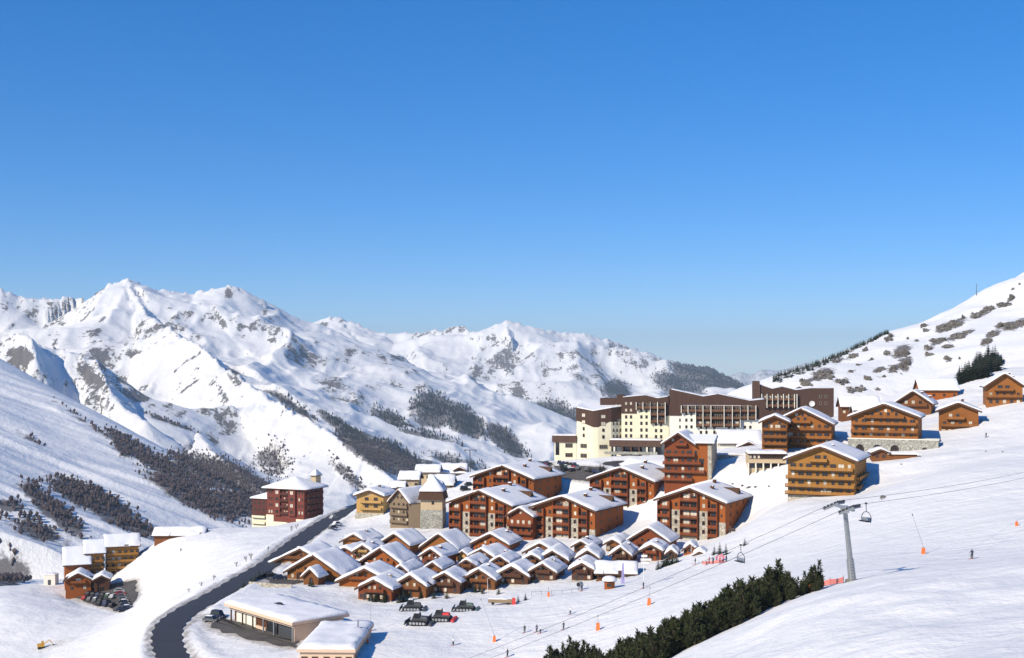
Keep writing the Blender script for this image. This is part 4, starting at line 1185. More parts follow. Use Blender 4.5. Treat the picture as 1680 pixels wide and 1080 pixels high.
    MB().box(pl.x(911), pl.x(917), .9, 1.2, Z(914, 747), Z(914, 726.5)).build('doorway', M['glass'], root)
    # entrance canopy with snow, posts and dark glazing
    cx0, cx1 = pl.x(1002), pl.x(1086)
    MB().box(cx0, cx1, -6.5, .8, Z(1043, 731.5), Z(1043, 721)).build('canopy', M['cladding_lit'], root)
    sn = MB(); snow_sheet(sn, cx0 + .1, cx1 - .1, -6.4, .5, lambda x: Z(1043, 721), .4, 31, 12, 6, .5); sn.build('canopy_snow', M['roof_snow'], root, smooth=True)
    MB().box(cx0 + .5, cx1 - .3, -1.6, -1.3, 0, Z(1043, 731.4)).build('glazed_front', M['glass'], root)
    for px in (1010, 1023, 1037, 1050, 1063, 1075): 
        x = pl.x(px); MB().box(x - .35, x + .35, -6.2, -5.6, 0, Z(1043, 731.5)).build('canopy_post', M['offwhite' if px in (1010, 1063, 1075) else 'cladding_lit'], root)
    for px in (1016, 1058, 1070): 
        x = pl.x(px); MB().box(x - 1.0, x + 1.0, -1.75, -1.62, 0, Z(1043, 733.5)).build('entrance_panel', M['offwhite'], root)
    MB().box(cx0 - 2, pl.x(1080), -7.4, -7.0, Z(1043, 744), Z(1043, 739.5)).build('forecourt_parapet', M['stone_grey'], root)
hotel()

def upper_block():
    pl = Plane(1300, 566, 8)
    zg = min(tz(*pl.w(x, 6)) for x in (pl.x(1236), pl.x(1367))) - 1
    root = empty('upper_hotel_block', (pl.c[0], pl.c[1], zg), -pl.t)
    tag(root, 'dark brown hotel block with white balcony fins standing behind the chalets', 'hotel')
    Z = lambda px, py: pl.z(px, py, zg)
    top = [(pl.x(a), Z(a, b)) for a, b in ((1246,631),(1267,638),(1283,634.5),(1306,640),(1330,637),(1368,637))]
    zz_roof(root, top, 0, 15, 'cladding', 0, 8)
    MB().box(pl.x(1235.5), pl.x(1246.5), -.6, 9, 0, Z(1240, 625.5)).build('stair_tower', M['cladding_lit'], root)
    loggias(root, pl, zg, [1249.5,1258,1267,1276,1285,1293.5,1303,1307], [653,663.5], -.02)
    for px in (1346, 1355):
        for py in (653, 664): window(root, pl.x(px), 0, Z(px, py), 1.0, 1.3, 'l')
    d_ = MB(); c = Vector((pl.x(1332), -.5, Z(1332, 662.5))); n = 14
    d_.add([c + Vector((1.3 * math.cos(2 * math.pi * i / n), 0, 1.3 * math.sin(2 * math.pi * i / n))) for i in range(n)] + [c + Vector((0, .5, 0))], [(i, (i + 1) % n, n) for i in range(n)])
    d_.build('satellite_dish', M['white'], root)
upper_block()

# ------------------------------------------------------------------ houses with the eaves to the front
def eave_house(name, label, cat, xl, xr, ye, d, th, run, rise, wall, rows=(), nwin=4, group=None, ts=.5, bal=True, wstyle=.3, sink=1.0, gz=None, dormer=None):
    pl = Plane((xl + xr) / 2, d, th); x0, x1 = pl.x(xl), pl.x(xr); W = x1 - x0; m = (x0 + x1) / 2
    zE0 = pl.z((xl + xr) / 2, ye)
    zg = min(tz(*pl.w(x, y)) for x in (x0, x1) for y in (1, run, 2 * run - 1)) - sink
    if zE0 - zg < 2.5: zg = zE0 - 2.8
    root = empty(name, (*pl.w(m), zg), -pl.t); tag(root, label, cat, group)
    zE = zE0 - zg - ts * .4; zA = zE + rise; oe = .9; seed = int(xl * 13 + ye); rnd = random.Random(seed)
    sl = rise / run
    wl = MB().prism_y([(-run + oe, 0), (run - oe, 0), (run - oe, zE + sl * oe - .3), (0, zA - .33), (-run + oe, zE + sl * oe - .3)], .8, W - .8).build('wall', M[wall], root)
    wl.rotation_euler = (0, 0, math.pi / 2); wl.location = (W / 2, run, 0)
    rf = gable_roof(root, run, zE, zA, 0, W, ts, seed)
    rf.rotation_euler = (0, 0, math.pi / 2); rf.location = (W / 2, run, 0)
    zf = tz(*pl.w(m, 0)) - zg
    for py in rows:
        z = pl.z((xl + xr) / 2, py, zg) - 1.0
        if bal: balcony(root, -W/2 + 1.0, W/2 - 1.0, oe, z, wall, 1.2)
        for i in range(nwin):
            x = -W/2 + W * (i + .5) / nwin; window(root, x, oe, z + .15, min(1.3, W / nwin * .6), 1.8, 'c' if rnd.random() < wstyle else 'd')
    if not rows:
        for i in range(nwin): window(root, -W/2 + W * (i + .5) / nwin, oe, max(zf + .6, zE - 2.6), 1.0, 1.1, 'c' if rnd.random() < wstyle else 'd')
    for k in (.35, .65): window(root, -W/2 + .8, run * 2 * k, zE - 1.8, 1.0, 1.2, 'd', -math.pi / 2)
    return root, W, zE, zA
r_, W_, zE_, zA_ = eave_house('left_residence', 'tallest stepped block of the golden residence, five balcony rows, beside its blue shadow', 'apartment building', 171, 231, 896, 498, -20, 6.5, 4.2, 'wood_gold', (907, 918, 929, 940.5, 951.5), 6, 'stepped blocks of the golden residence by the car park', ts=.5)
eave_house('left_residence', 'middle stepped block of the golden residence, roof one step down', 'apartment building', 137, 174, 907.5, 492, -20, 6.5, 4.6, 'wood_gold', (918.5, 929.5, 941), 4, 'stepped blocks of the golden residence by the car park', ts=.5)
eave_house('left_residence', 'lowest stepped block of the golden residence, orange front under a deep snow roof', 'apartment building', 103, 150, 926.5, 487, -21, 8.5, 6.2, 'wood_orange', (951,), 3, 'stepped blocks of the golden residence by the car park', ts=.5, bal=False)
b = Bld('porch_chalet', 'small orange chalet with snowy gable in front of the golden residence', 'chalet', (103,953), (153,952), (130,939.5), 476, -14, 9, 'wood_orange', oe=.9, og=1.2, ts=.6)
b.bal(.2, .8, b.He - 1.1); b.win(.5, b.He - .9, 1.8, 1.5); b.win(.25, b.He - 3.6, 1.1, 1.2); b.win(.75, b.He - 3.6, 1.1, 1.2)
b = Bld('entrance_porch', 'dark open entrance porch with snowy gable at the golden residence', 'porch', (151,950), (182,952), (167,943.5), 478, -14, 8, 'wood_dark', oe=.8, og=1.2, ts=.55)
b.win(.5, b.front, 1.8, 2.1, 'd')
for f in (.02, .98): MB().box(b.X(f) - .15, b.X(f) + .15, .3, .6, 0, b.He).build('post', M['beam'], b.root)
p = on(81, 500); mb = MB().box(-2.3, 2.3, 0, 4, -1.5, 4.2)
o = mb.build('transformer_hut', M['offwhite'], loc=(p.x, p.y, p.z)); tag(o, 'small pale rendered box hut beside the golden residence', 'hut')
sn = MB(); snow_sheet(sn, -2.5, 2.5, -.2, 4.2, lambda x: 4.2, .35, 4, 5, 5, .4); sn.build('roof_snow', M['roof_snow'], o, smooth=True)
MB().box(-.6, .6, -.06, 0, -.2, 2.1).build('door', M['steel_dark'], o)
eave_house('long_shed', 'long low timber shed with snow roof above the car park slope', 'shed', 249, 336, 878, 500, -3, 4.5, 2.6, 'wood_mid', (), 6, ts=.8)

# village houses behind the stone tower
eave_house('village_house', 'pale rendered house with snow roof and balcony behind the tower', 'house', 652, 688, 786.5, 520, 6, 5, 3.1, 'beige', (796.5,), 3, 'houses behind the tower')
eave_house('village_house', 'long pale house roof stepping up behind the pale balcony house', 'house', 680, 722, 774.5, 545, 4, 5, 2.9, 'beige', (), 5, 'houses behind the tower')
r_, W_, zE_, zA_ = eave_house('village_house', 'house with dark gabled dormer breaking its wide snow roof', 'house', 720, 766, 776, 552, 2, 6, 3.8, 'wood_grey', (), 5, 'houses behind the tower')
gable_roof(r_, 3.0, zE_ + 1.4, zE_ + 2.9, -.4, 5.5, .3, 77, x0=3.0, name='dormer_roof')
MB().prism_y([(.6, zE_ + .2), (5.4, zE_ + .2), (5.4, zE_ + 1.5), (3.0, zE_ + 2.6), (.6, zE_ + 1.5)], .6, 5.3).build('dormer_wall', M['wood_dark'], r_)
r_, W_, zE_, zA_ = eave_house('village_house', 'house with deep drooping snow roof and small beige gable next to the tower', 'house', 700, 745, 795, 500, 3, 6, 3.2, 'beige', (), 4, 'houses behind the tower', ts=1.0)
gable_roof(r_, 2.4, zE_ + .9, zE_ + 2.0, -1.0, 5.0, .5, 78, x0=-1.2, name='dormer_roof')
MB().prism_y([(-3.0, zE_ - .6), (.6, zE_ - .6), (.6, zE_ + 1.0), (-1.2, zE_ + 1.75), (-3.0, zE_ + 1.0)], -.2, 4.9).build('dormer_wall', M['beige'], r_)
eave_house('village_house', 'low snow-roofed house behind the yellow chalet, beyond the road', 'house', 640, 664, 800, 500, 6, 4, 2.3, 'wood_grey', (), 3, 'houses behind the tower')

# houses up on the right behind the gables
eave_house('hill_house', 'highest long-roofed chalet at the foot of the rocky hillside', 'chalet', 1508, 1575, 640, 535, 6, 6.5, 5.0, 'wood_orange', (), 4, 'long roofs behind the gables', ts=.5)
eave_house('hill_house', 'long snow roof with brown wall between the dark hotel block and the gables', 'chalet', 1379, 1446, 667, 505, 5, 5.5, 4.2, 'wood_mid', (), 5, 'long roofs behind the gables', ts=.5)
eave_house('hill_house', 'lower long snow roof directly behind the terrace residence', 'chalet', 1400, 1442, 676, 476, 5, 4.5, 2.6, 'wood_mid', (), 4, 'long roofs behind the gables', ts=.5)
r_, W_, zE_, zA_ = eave_house('spa_house', 'wide low snow-roofed hall with small gabled porch in front of the hotel', 'hall', 1178, 1252, 727, 484, 6, 9, 4.6, 'offwhite', (), 7, ts=.7)
gable_roof(r_, 4.4, zE_ - 1.0, zE_ + 1.1, -5.2, 4, .5, 91, x0=2.6, name='porch_roof')
MB().prism_y([(-1.0, zE_ - 4.4), (6.2, zE_ - 4.4), (6.2, zE_ - .9), (2.6, zE_ + .75), (-1.0, zE_ - .9)], -3.6, 3.9).build('porch_wall', M['wood_mid'], r_)
MB().box(.9, 4.6, -3.7, -3.55, zE_ - 4.2, zE_ - 1.6).build('porch_opening', M['glass'], r_)

# stone retaining wall and the flat-roofed terrace building next to it
def terrace_wall():
    pl = Plane(1200, 447, 8); x0, x1 = pl.x(1168), pl.x(1231); zt = pl.z(1200, 746)
    zb = min(tz(*pl.w(x, 0)) for x in (x0, 0, x1)) - 2
    o = MB().box(x0, x1, 0, 1.0, 0, zt - zb).build('retaining_wall', M['stone'], loc=(pl.c[0], pl.c[1], zb), rz=-pl.t)
    tag(o, 'beige rubble stone retaining wall beside the red-brown block', 'wall')
    sn = MB(); snow_sheet(sn, x0 - .1, x1 + .1, -.15, 1.6, lambda x: zt - zb, .5, 5, 20, 4, .4); sn.build('snow_cap', M['roof_snow'], o, smooth=True)
    pl = Plane(1258, 424, 6); x0, x1 = pl.x(1228), pl.x(1290); zb = min(tz(*pl.w(x, 2)) for x in (x0, x1)) - 1.5
    Z = lambda py: pl.z(1258, py, zb)
    root = empty('terrace_pavilion', (pl.c[0], pl.c[1], zb), -pl.t); tag(root, 'flat snow-roofed beige pavilion with columns beside the golden residence', 'pavilion')
    MB().box(x0, x1, 1.0, 12, 0, Z(746)).build('wall', M['beige'], root)
    MB().box(x0 - .2, x1 + .2, .2, 12.2, Z(746.5), Z(744.5)).build('roof', M['beam'], root)
    sn = MB(); snow_sheet(sn, x0 - .3, x1 + .3, .1, 12.2, lambda x: Z(744.5), .8, 7, 14, 6, .6); sn.build('roof_snow', M['roof_snow'], root, smooth=True)
    MB().box(x0 + .3, x1 - .3, .86, .99, Z(753), Z(747)).build('glass_band', M['glass'], root)
    MB().box(x0, x1, -.3, .98, Z(760), Z(754.5)).build('parapet', M['beige'], root)
    for i in range(5):
        xx = x0 + (x1 - x0) * (i + .5) / 5; w_ = (x1 - x0) / 5
        MB().box(xx - w_ * .36, xx + w_ * .36, .9, .99, Z(768.5), Z(760.5)).build('opening', M['glass'], root)
        MB().box(xx - w_ * .62, xx - w_ * .46, -.25, .2, 0, Z(760)).build('column', M['offwhite'], root)
    for i in range(9): window(root, x0 + (x1 - x0) * (i + .5) / 9, .85, Z(752.5), .8, 1.1, 'c' if i < 3 else 'd')
terrace_wall()
b = Bld('terrace_hut', 'low timber terrace hut with small snowy gable below the stone arches', 'hut', (1428,742), (1462,743), (1441,736), 404, 8, 5, 'wood_mid', oe=.6, og=.8, ts=.5)
MB().box(b.W, b.W + 9, b.og, b.og + 4, 0, b.He - .3).build('lean_to', M['wood_mid'], b.root)
sn = MB(); snow_sheet(sn, b.W - .5, b.W + 9.6, b.og - .7, b.og + 4.6, lambda x: b.He - .3, .55, 9, 10, 5, .4); sn.build('lean_to_snow', M['roof_snow'], b.root, smooth=True)
for f in (.3, .7): b.win(f, b.He - 1.5, 1.2, 1.1, 'd')

# ------------------------------------------------------------------ red block, yellow chalet, tower
def pyramid(root, name, poly, zE, apex, mat, ts=.35, over=1.0):
    n = len(poly); cx, cy = apex[0], apex[1]
    def g(e): return [(cx + (x - cx) * e, cy + (y - cy) * e) for x, y in poly]
    r0 = g(over); v = [(x, y, zE - .3) for x, y in r0] + [(x, y, zE) for x, y in r0] + [(cx, cy, apex[2])]
    o = MB().add(v, [(i, (i + 1) % n, n + (i + 1) % n, n + i) for i in range(n)] + [(n + i, n + (i + 1) % n, 2 * n) for i in range(n)] + [tuple(range(n - 1, -1, -1))]).build(name, M['beam'], root)
    # snow: ring by ring, bulging a little, so the pyramid reads soft
    ks = [1.0, .985, .93, .8, .6, .4, .2, .06]; v = []; f = []
    for k in ks:
        lift = ts * (.25 if k == 1 else .85 if k > .95 else 1)
        for i, (x, y) in enumerate(r0):
            for q in range(4):
                x2, y2 = r0[(i + 1) % n]; t = q / 4
                X_, Y_ = cx + (x + (x2 - x) * t - cx) * k, cy + (y + (y2 - y) * t - cy) * k
                v.append((X_, Y_, zE + (apex[2] - zE) * (1 - k) + lift + .10 * mnoise.noise((X_ * .6, Y_ * .6, zE))))
    m = n * 4; v.append((cx, cy, apex[2] + ts))
    for a in range(len(ks) - 1):
        for i in range(m): f.append((a * m + i, a * m + (i + 1) % m, (a + 1) * m + (i + 1) % m, (a + 1) * m + i))
    for i in range(m): f.append(((len(ks) - 1) * m + i, (len(ks) - 1) * m + (i + 1) % m, len(v) - 1))
    b_ = len(v)
    for i, (x, y) in enumerate(r0):
        for q in range(4):
            x2, y2 = r0[(i + 1) % n]; t = q / 4; v.append((x + (x2 - x) * t, y + (y2 - y) * t, zE - .02))
    for i in range(m): f.append((b_ + i, b_ + (i + 1) % m, (i + 1) % m, i))
    MB().add(v, f).build('roof_snow', M['roof_snow'], o, smooth=True)
    return o
def red_block():
    pl = Plane(470, 538, 24)
    x0, x1 = pl.x(438), pl.x(499); zb = min(tz(*pl.w(x, y)) for x in (pl.x(410), x0, x1) for y in (0, 10)) - 1.5
    Z = lambda px, py: pl.z(px, py, zb)
    root = empty('red_residence', (pl.c[0], pl.c[1], zb), -pl.t); tag(root, 'dark red apartment block with hipped snow roof and cream base beside the road', 'apartment building')
    dp = 15; zE = Z(470, 803)
    MB().box(x0, x1, 0, dp, 0, zE + .2).build('wall', M['red'], root)
    poly = [(x0, 0), (x1, 0), (x1, dp), (x0, dp)]
    pyramid(root, 'roof', poly, zE + .3, ((x0 + x1) / 2, dp / 2, zE + 4.6), 'beam', .5, 1.2)
    MB().box(pl.x(484), pl.x(492), 12.5, 16.5, zE - 4, Z(490, 784)).build('roof_turret', M['beige'], root)
    xt0, xt1 = pl.x(484), pl.x(492)
    pyramid(root, 'turret_roof', [(xt0, 12.5), (xt1, 12.5), (xt1, 16.5), (xt0, 16.5)], Z(490, 784), ((xt0 + xt1) / 2, 14.5, Z(490, 775)), 'beam', .35, 1.35)
    # cream ground floors, uneven line
    for a, c, top in ((437, 449, 846), (449, 470, 857), (486, 499, 851), (470, 486, 858)):
        MB().box(pl.x(a), pl.x(c) - .02, -.12, .3, 0, Z(470, top)).build('cream_base', M['cream'], root)
    # bays and windows
    for a, c in ((452, 461), (475, 486)):
        MB().box(pl.x(a), pl.x(c), -1.0, .0, Z(470, 846), zE).build('bay', M['red'], root)
        for py in (811, 821.5, 832, 842.5): window(root, pl.x((a + c) / 2), -1.0, Z(470, py), 1.5, 1.5, 'c' if py in (811, 832) else 'd')
    for px in (442, 446, 467, 471, 491, 496):
        for py in (811, 821.5, 832, 843): window(root, pl.x(px), 0, Z(470, py), .75, 1.3, 'c' if (px * py) % 3 < 1 else 'd')
    for i in range(4):
        z = Z(470, 842.5 - 10.5 * i) - .2
        balcony(root, pl.x(462), pl.x(474.5), 0, z, 'red_dark', 1.1)
        balcony(root, 0, dp - 3, 0, z, 'red_dark', 1.2, rz=math.pi / 2, loc=(x1, dp / 2, z))
        for q in (.25, .5, .75): window(root, x1, dp * q, z + .1, 1.4, 1.9, 'd', math.pi / 2)
    # lower wing
    w0 = pl.x(409); zw = Z(425, 820)
    MB().box(w0, x0 - .02, 2, 13, 0, zw).build('wing_wall', M['red_dark'], root)
    MB().box(w0 - .03, x0 - .05, 1.85, 2.3, 0, Z(425, 847)).build('wing_base', M['cream'], root)
    pyramid(root, 'wing_roof', [(w0, 2), (x0 + 2, 2), (x0 + 2, 13), (w0, 13)], zw + .3, (x0 - 1, 7.5, zw + 3.2), 'beam', .5, 1.1)
    for px in (414, 421, 428):
        for py in (829, 839.5, 850, 860): window(root, pl.x(px), 2, Z(425, py), 1.1, 1.4, 'd')
    for py in (850, 860): balcony(root, pl.x(411), pl.x(432), 2, Z(425, py) - .2, 'cream', 1.0)
red_block()
b = Bld('yellow_chalet', 'yellow timber chalet with stone foot beside the road and the snow bank', 'chalet', (579,813), (631,814), (607,803.5), 480, 14, 13, 'wood_yellow', oe=1.0, og=1.2, ts=.8)
for z, st in ((b.He - 1.9, 'd'), (b.He - 4.6, 'd')):
    for f in (.38, .72): b.win(f, z, 1.6, 1.3, st)
    b.bal(.18, .95, z - .9, dep=1.1)
b.win(.5, b.Ha - 2.0, .6, .8, 'c'); b.box('stone_plinth', 'stone', -.04, 1.02, 0, b.front + 1.6, .3); b.win(.55, b.front + .1, 2.2, 1.4)
b.chimney(.6, .6)

def tower():
    b = Bld('tower_residence', 'grey-brown timber house with steep gable joined to a stone tower with pyramid roof', 'tower house', (634,820), (672,831), (654,802), 446, 34, 13, 'wood_grey', oe=.9, og=1.0, ts=.5)
    for z in (b.He - 2.2, b.He - 4.9, b.He - 7.6):
        if z > b.front - 1:
            b.bal(.05, .95, z, 'wood_grey', 1.0)
            for f in (.2, .45, .7, .88): b.win(f, z + .15, .8, 1.6)
    b.win(.4, b.Ha - 3.2, .8, 1.0); b.win(.6, b.Ha - 3.2, .8, 1.0, 'd')
    root = b.root; inv = Matrix.Rotation(b.th, 4, 'Z')
    pl = Plane(707, 441, 6)
    def loc(px, y, py):                      # photo place -> the house's own frame
        x = pl.x(px); w = pl.w(x, y); z = pl.z(px, py)
        q = inv @ (Vector((w[0], w[1], z)) - Vector(root.location)); return q
    def blk(name, a, c, y0, y1, p0, p1, mat, parent=root):
        xs = [loc(a, y0, 800), loc(c, y0, 800), loc(c, y1, 800), loc(a, y1, 800)]
        z0 = pl.z((a + c) / 2, p0) - b.zb; z1 = pl.z((a + c) / 2, p1) - b.zb
        return MB().hexa([(q.x, q.y, z0) for q in xs], [(q.x, q.y, z1) for q in xs]).build(name, M[mat], parent)
    blk('link_wall', 669, 691, 1.5, 9, 885, 829, 'wood_grey')
    blk('tower_base', 689.5, 726, 0, 8.2, 890, 837, 'stone_grey')
    blk('tower_shaft', 690, 725.5, .15, 8.0, 837, 819, 'beige')
    poly = [loc(686, -1.0, 0), loc(729, -1.0, 0), loc(729, 9.2, 0), loc(686, 9.2, 0)]
    zs = pl.z(707, 820) - b.zb
    c = loc(707, 4.1, 0)
    v = [(q.x, q.y, zs) for q in poly] + [(c.x + (q.x - c.x) * .86, c.y + (q.y - c.y) * .86, zs + 3.0) for q in poly]
    MB().add(v, [(i, (i + 1) % 4, 4 + (i + 1) % 4, 4 + i) for i in range(4)] + [(3, 2, 1, 0), (4, 5, 6, 7)]).build('tower_skirt_roof', M['beam'], root)
    pyramid(root, 'tower_roof', [(c.x + (q.x - c.x) * .92, c.y + (q.y - c.y) * .92) for q in poly], zs + 3.0, (c.x, c.y, pl.z(707, 782) - b.zb), 'beam', .4, 1.0)
    q = loc(710, .14, 0); window(root, q.x, q.y, pl.z(710, 828) - b.zb, .9, 1.1, 'd', b.th - pl.t)
tower()
# ------------------------------------------------------------------ the chalet village: small snow-laden cabins in four rows
ORD = ['first', 'second', 'third', 'fourth', 'fifth', 'sixth', 'seventh', 'eighth', 'ninth', 'tenth', 'eleventh']
LOOK = {'wood_red': 'reddish brown', 'wood_dark': 'dark brown', 'wood_mid': 'brown', 'wood_orange': 'orange', 'wood_brown': 'light brown', 'wood_yellow': 'yellow'}
def cabin(row, i, eL, eR, ap, d, wall):
    wpx = eR[0] - eL[0]
    big = wpx > 60
    lab = '%s snow-laden cabin, %s, %s from the road' % (LOOK[wall], row, ORD[i])
    rnd = random.Random(int(ap[0] * 3 + ap[1]))
    b = Bld('cabin', lab, 'cabin', eL, eR, ap, d, (15 if row[0] in 'fs' else 22) + rnd.uniform(-4, 4), rnd.uniform(10.5, 13) if big else rnd.uniform(8.5, 10.5), wall, oe=.85, og=rnd.uniform(.8, 1.2), ts=rnd.uniform(.5, .85), group='snow-capped cabins of the chalet village', sink=.6)
    z = max(b.front + 2.5, b.He - .9)
    n = 3 if wpx < 62 else 5
    if b.Ha - z > 1.6: 
        b.bal(.2, .8, z, dep=1.0, rail=.85)
        for k in range(2 if wpx < 62 else 3): b.win(.38 + .24 * k if wpx < 62 else .34 + .16 * k, z + .1, .8, min(1.5, b.Ha - z - .9), b.st(.4))
    zg = b.front + .5
    if b.He - zg > 1.3:
        for k in range(n): b.win((k + .5) / n, zg + .15, .9, 1.1, b.st(.35))
        b.win(.5 / n + .1, b.front + .05, .9, 1.95, 'd')
    for fy in (.3, .7):
        if b.He - zg > 1.3: b.side_win(fy, zg + .2, .9, 1.0)
    if rnd.random() < .75: b.chimney(rnd.choice((.35, .62, .7)), rnd.uniform(.3, .8), .9, .8, 'stone' if rnd.random() < .35 else 'beam')
    b.box('stone_plinth', 'stone', 0, 1.0, 0, b.front + .25, .05)
    return b
for row, lst in CAB.items():
    for i, c in enumerate(lst): cabin(row, i, *c)
# porch of the big cabin by the road
b = Bld('cabin_porch', 'small gabled porch hut with thick white snow in front of the large roadside cabin', 'hut', (493,945), (523,949), (508,932.5), 354, 20, 4, 'wood_mid', oe=.6, og=.7, ts=.7)
b.win(.5, b.front + .2, .9, 1.9, 'd')
b = Bld('cabin_porch', 'tiny golden gable tucked between two back-row cabins', 'hut', (748,911), (768,912), (760,903), 384, 24, 4, 'wood_yellow', oe=.5, og=.7, ts=.5)
b.win(.5, b.front + .5, .8, 1.0, 'd')
# restaurant with long low roof
r_, W_, zE_, zA_ = eave_house('piste_restaurant', 'long dark timber restaurant with sagging snow roof beside the piste', 'restaurant', 975, 1046, 940, 338, 6, 5.5, 2.2, 'wood_dark', (), 9, ts=.7, wstyle=.5)
for i in range(6):
    x = -W_/2 + W_ * (i + .5) / 6; MB().box(x - .12, x + .12, -.9, -.65, 0, zE_ - .1).build('veranda_post', M['beam'], r_)
balcony(r_, -W_/2 + .5, W_/2 - .5, -.1, max(.9, zE_ - 3.6), 'wood_mid', 1.0, .9)
# round ticket kiosk with a snow dome
def kiosk():
    p = hit(1000, 966) or on(1000, 320)
    root = empty('ticket_kiosk', (p.x, p.y, p.z - .3)); tag(root, 'round orange timber kiosk with a domed snow cap beside the piste', 'kiosk')
    n = 10; r = 1.35
    MB().prism_z([(r * math.cos(2*math.pi*i/n), r * math.sin(2*math.pi*i/n)) for i in range(n)], 0, 2.3).build('wall', M['wood_orange'], root)
    MB().prism_z([(r * 1.35 * math.cos(2*math.pi*i/n), r * 1.35 * math.sin(2*math.pi*i/n)) for i in range(n)], 2.3, 2.5).build('roof', M['beam'], root)
    v = []; f = []; R_ = r * 1.42
    for a in range(6):
        t = a / 5 * math.pi / 2
        for i in range(16): v.append((R_ * math.cos(t) * math.cos(2*math.pi*i/16), R_ * math.cos(t) * math.sin(2*math.pi*i/16), 2.45 + 1.15 * math.sin(t) ** .8))
    for a in range(5):
        for i in range(16): f.append((a*16+i, a*16+(i+1)%16, (a+1)*16+(i+1)%16, (a+1)*16+i))
    MB().add(v, f).build('snow_dome', M['roof_snow'], root, smooth=True)
    window(root, -.2, -r * .98, 1.0, 1.2, .9, 'd')
kiosk()
# small huts by the lift queue
for lab, eL, eR, ap, d, w in [
    ('little dark hut with rounded snow cap beside the dark village gable', (1090,909), (1112,909), (1101,901), 352, 'wood_dark'),
    ('orange ski school hut with flat thick snow by the lamp post', (1118,902), (1146,903), (1132,892), 352, 'wood_orange'),
    ('yellow-brown ski hut next to the lift queue banners', (1136,910), (1160,911), (1148,904), 346, 'wood_brown'),
    ('small wooden hut buried in snow beside the residence closest to the piste', (1192,893), (1214,893), (1203,885), 372, 'wood_dark')]:
    b = Bld('hut', lab, 'hut', eL, eR, ap, d, 15, 4.5, w, oe=.55, og=.7, ts=.9)
    b.win(.5, b.front + .5, 1.2, 1.0); b.win(.15, b.front + .1, .7, 1.8, 'd')

# ------------------------------------------------------------------ garages by the road
def garage():
    A = Vector((-69.8, 306.5)); B = Vector((-50.2, 284.5)); e = B - A; Lg = e.length; th = math.atan2(-(e.y), e.x)
    zg = min(tz(*A), tz(*B), tz(*((A + B) / 2))) - .6
    fl = (tz(*A) + tz(*B)) / 2 - zg
    root = empty('road_garage', (A.x, A.y, zg), -th); tag(root, 'low flat-roofed garage with peach fascia and open bays beside the road', 'garage')
    H = fl + 4.0; dp = 13.5
    MB().box(0, Lg, 1.2, dp, 0, H).build('wall', M['wood_mid'], root)
    MB().box(Lg - .02, Lg + .2, .0, dp, 0, H - .3).build('end_wall', M['peach'], root)
    rf = MB().box(-1.0, Lg + 1.2, -1.2, dp + 1.0, H, H + .7).build('roof', M['peach'], root)
    sn = MB(); snow_sheet(sn, -.9, Lg + 1.1, -1.1, dp + .9, lambda x: H + .7, .7, 15, 18, 8, .9, .35); sn.build('roof_snow', M['roof_snow'], rf, smooth=True)
    mb = MB().box(Lg * .42, Lg * .42 + 1.5, 5, 6.5, H + .6, H + 1.9); mb.build('roof_vent', M['steel_dark'], rf)
    MB().box(-.3, Lg + .3, -.2, .1, H - .75, H - .35).build('lintel_beam', M['peach'], root)
    for k in range(2):
        x = 1.2 + k * 4.9
        dr = MB().box(x, x + 4.4, 1.05, 1.18, fl - .2, fl + 3.0).build('sectional_door', M['offwhite'], root)
        for q in range(4): MB().box(x + .06, x + 4.34, .98, 1.04, fl - .15 + q * .8, fl + .55 + q * .8).build('door_panel', M['offwhite'], dr)
    MB().box(11.6, 15.8, 1.05, 1.18, fl - .2, fl + 3.2).build('dark_bay', M['wood_dark'], root)
    MB().box(16.2, 20.5, .95, 1.18, 0, fl + 3.3).build('open_bay', M['glass'], root)
    MB().box(21.0, Lg - .6, 1.0, 1.18, 0, fl + 3.3).build('roller_door', M['steel_dark'], root)
    MB().box(11.2, 16.0, .6, 1.2, fl - .4, fl + .9).build('parapet', M['peach'], root)
    for x in (.4, 6.0, 10.9, 15.9, 20.7, Lg - .5): MB().box(x - .16, x + .16, -.15, .1, 0, H - .3).build('post', M['beam' if x < 15 else 'steel'], root)
garage()
def lower_depot():
    pl = Plane(532, 259, 2); x0, x1 = pl.x(487), pl.x(583)
    zt = pl.z(532, 1070); zb = min(tz(*pl.w(x, y)) for x in (x0, x1) for y in (0, 24)) - 1
    root = empty('depot', (pl.c[0], pl.c[1], zb), -pl.t); tag(root, 'flat snow-covered depot with peach front below the garage', 'depot')
    H = zt - zb
    MB().box(x0 + .5, x1 - .5, .6, 26, 0, H - .1).build('wall', M['peach'], root)
    rf = MB().box(x0, x1, 0, 26.5, H - .1, H + .55).build('roof', M['peach'], root)
    sn = MB(); snow_sheet(sn, x0 + .05, x1 - .05, .05, 26.4, lambda x: H + .55, .75, 25, 10, 14, .9, .35); sn.build('roof_snow', M['roof_snow'], rf, smooth=True)
    for k, f in enumerate((.12, .3, .5, .7, .88)):
        window(root, x0 + (x1 - x0) * f, .6, H - 2.6, 1.3, 1.5, 'd')
    x = x1 - 2.2; tb = MB().box(x - .9, x + .9, 17, 17.6, H + 1.2, H + 1.5).box(x - .1, x + .1, 17.2, 17.4, H + .4, H + 3.0).build('roof_mast', M['steel_dark'], rf)
lower_depot()
p = hit(470, 966) or on(470, 345)
mb = MB()
pts_ = [on(408, 352), on(430, 350), on(455, 348), on(478, 347)]
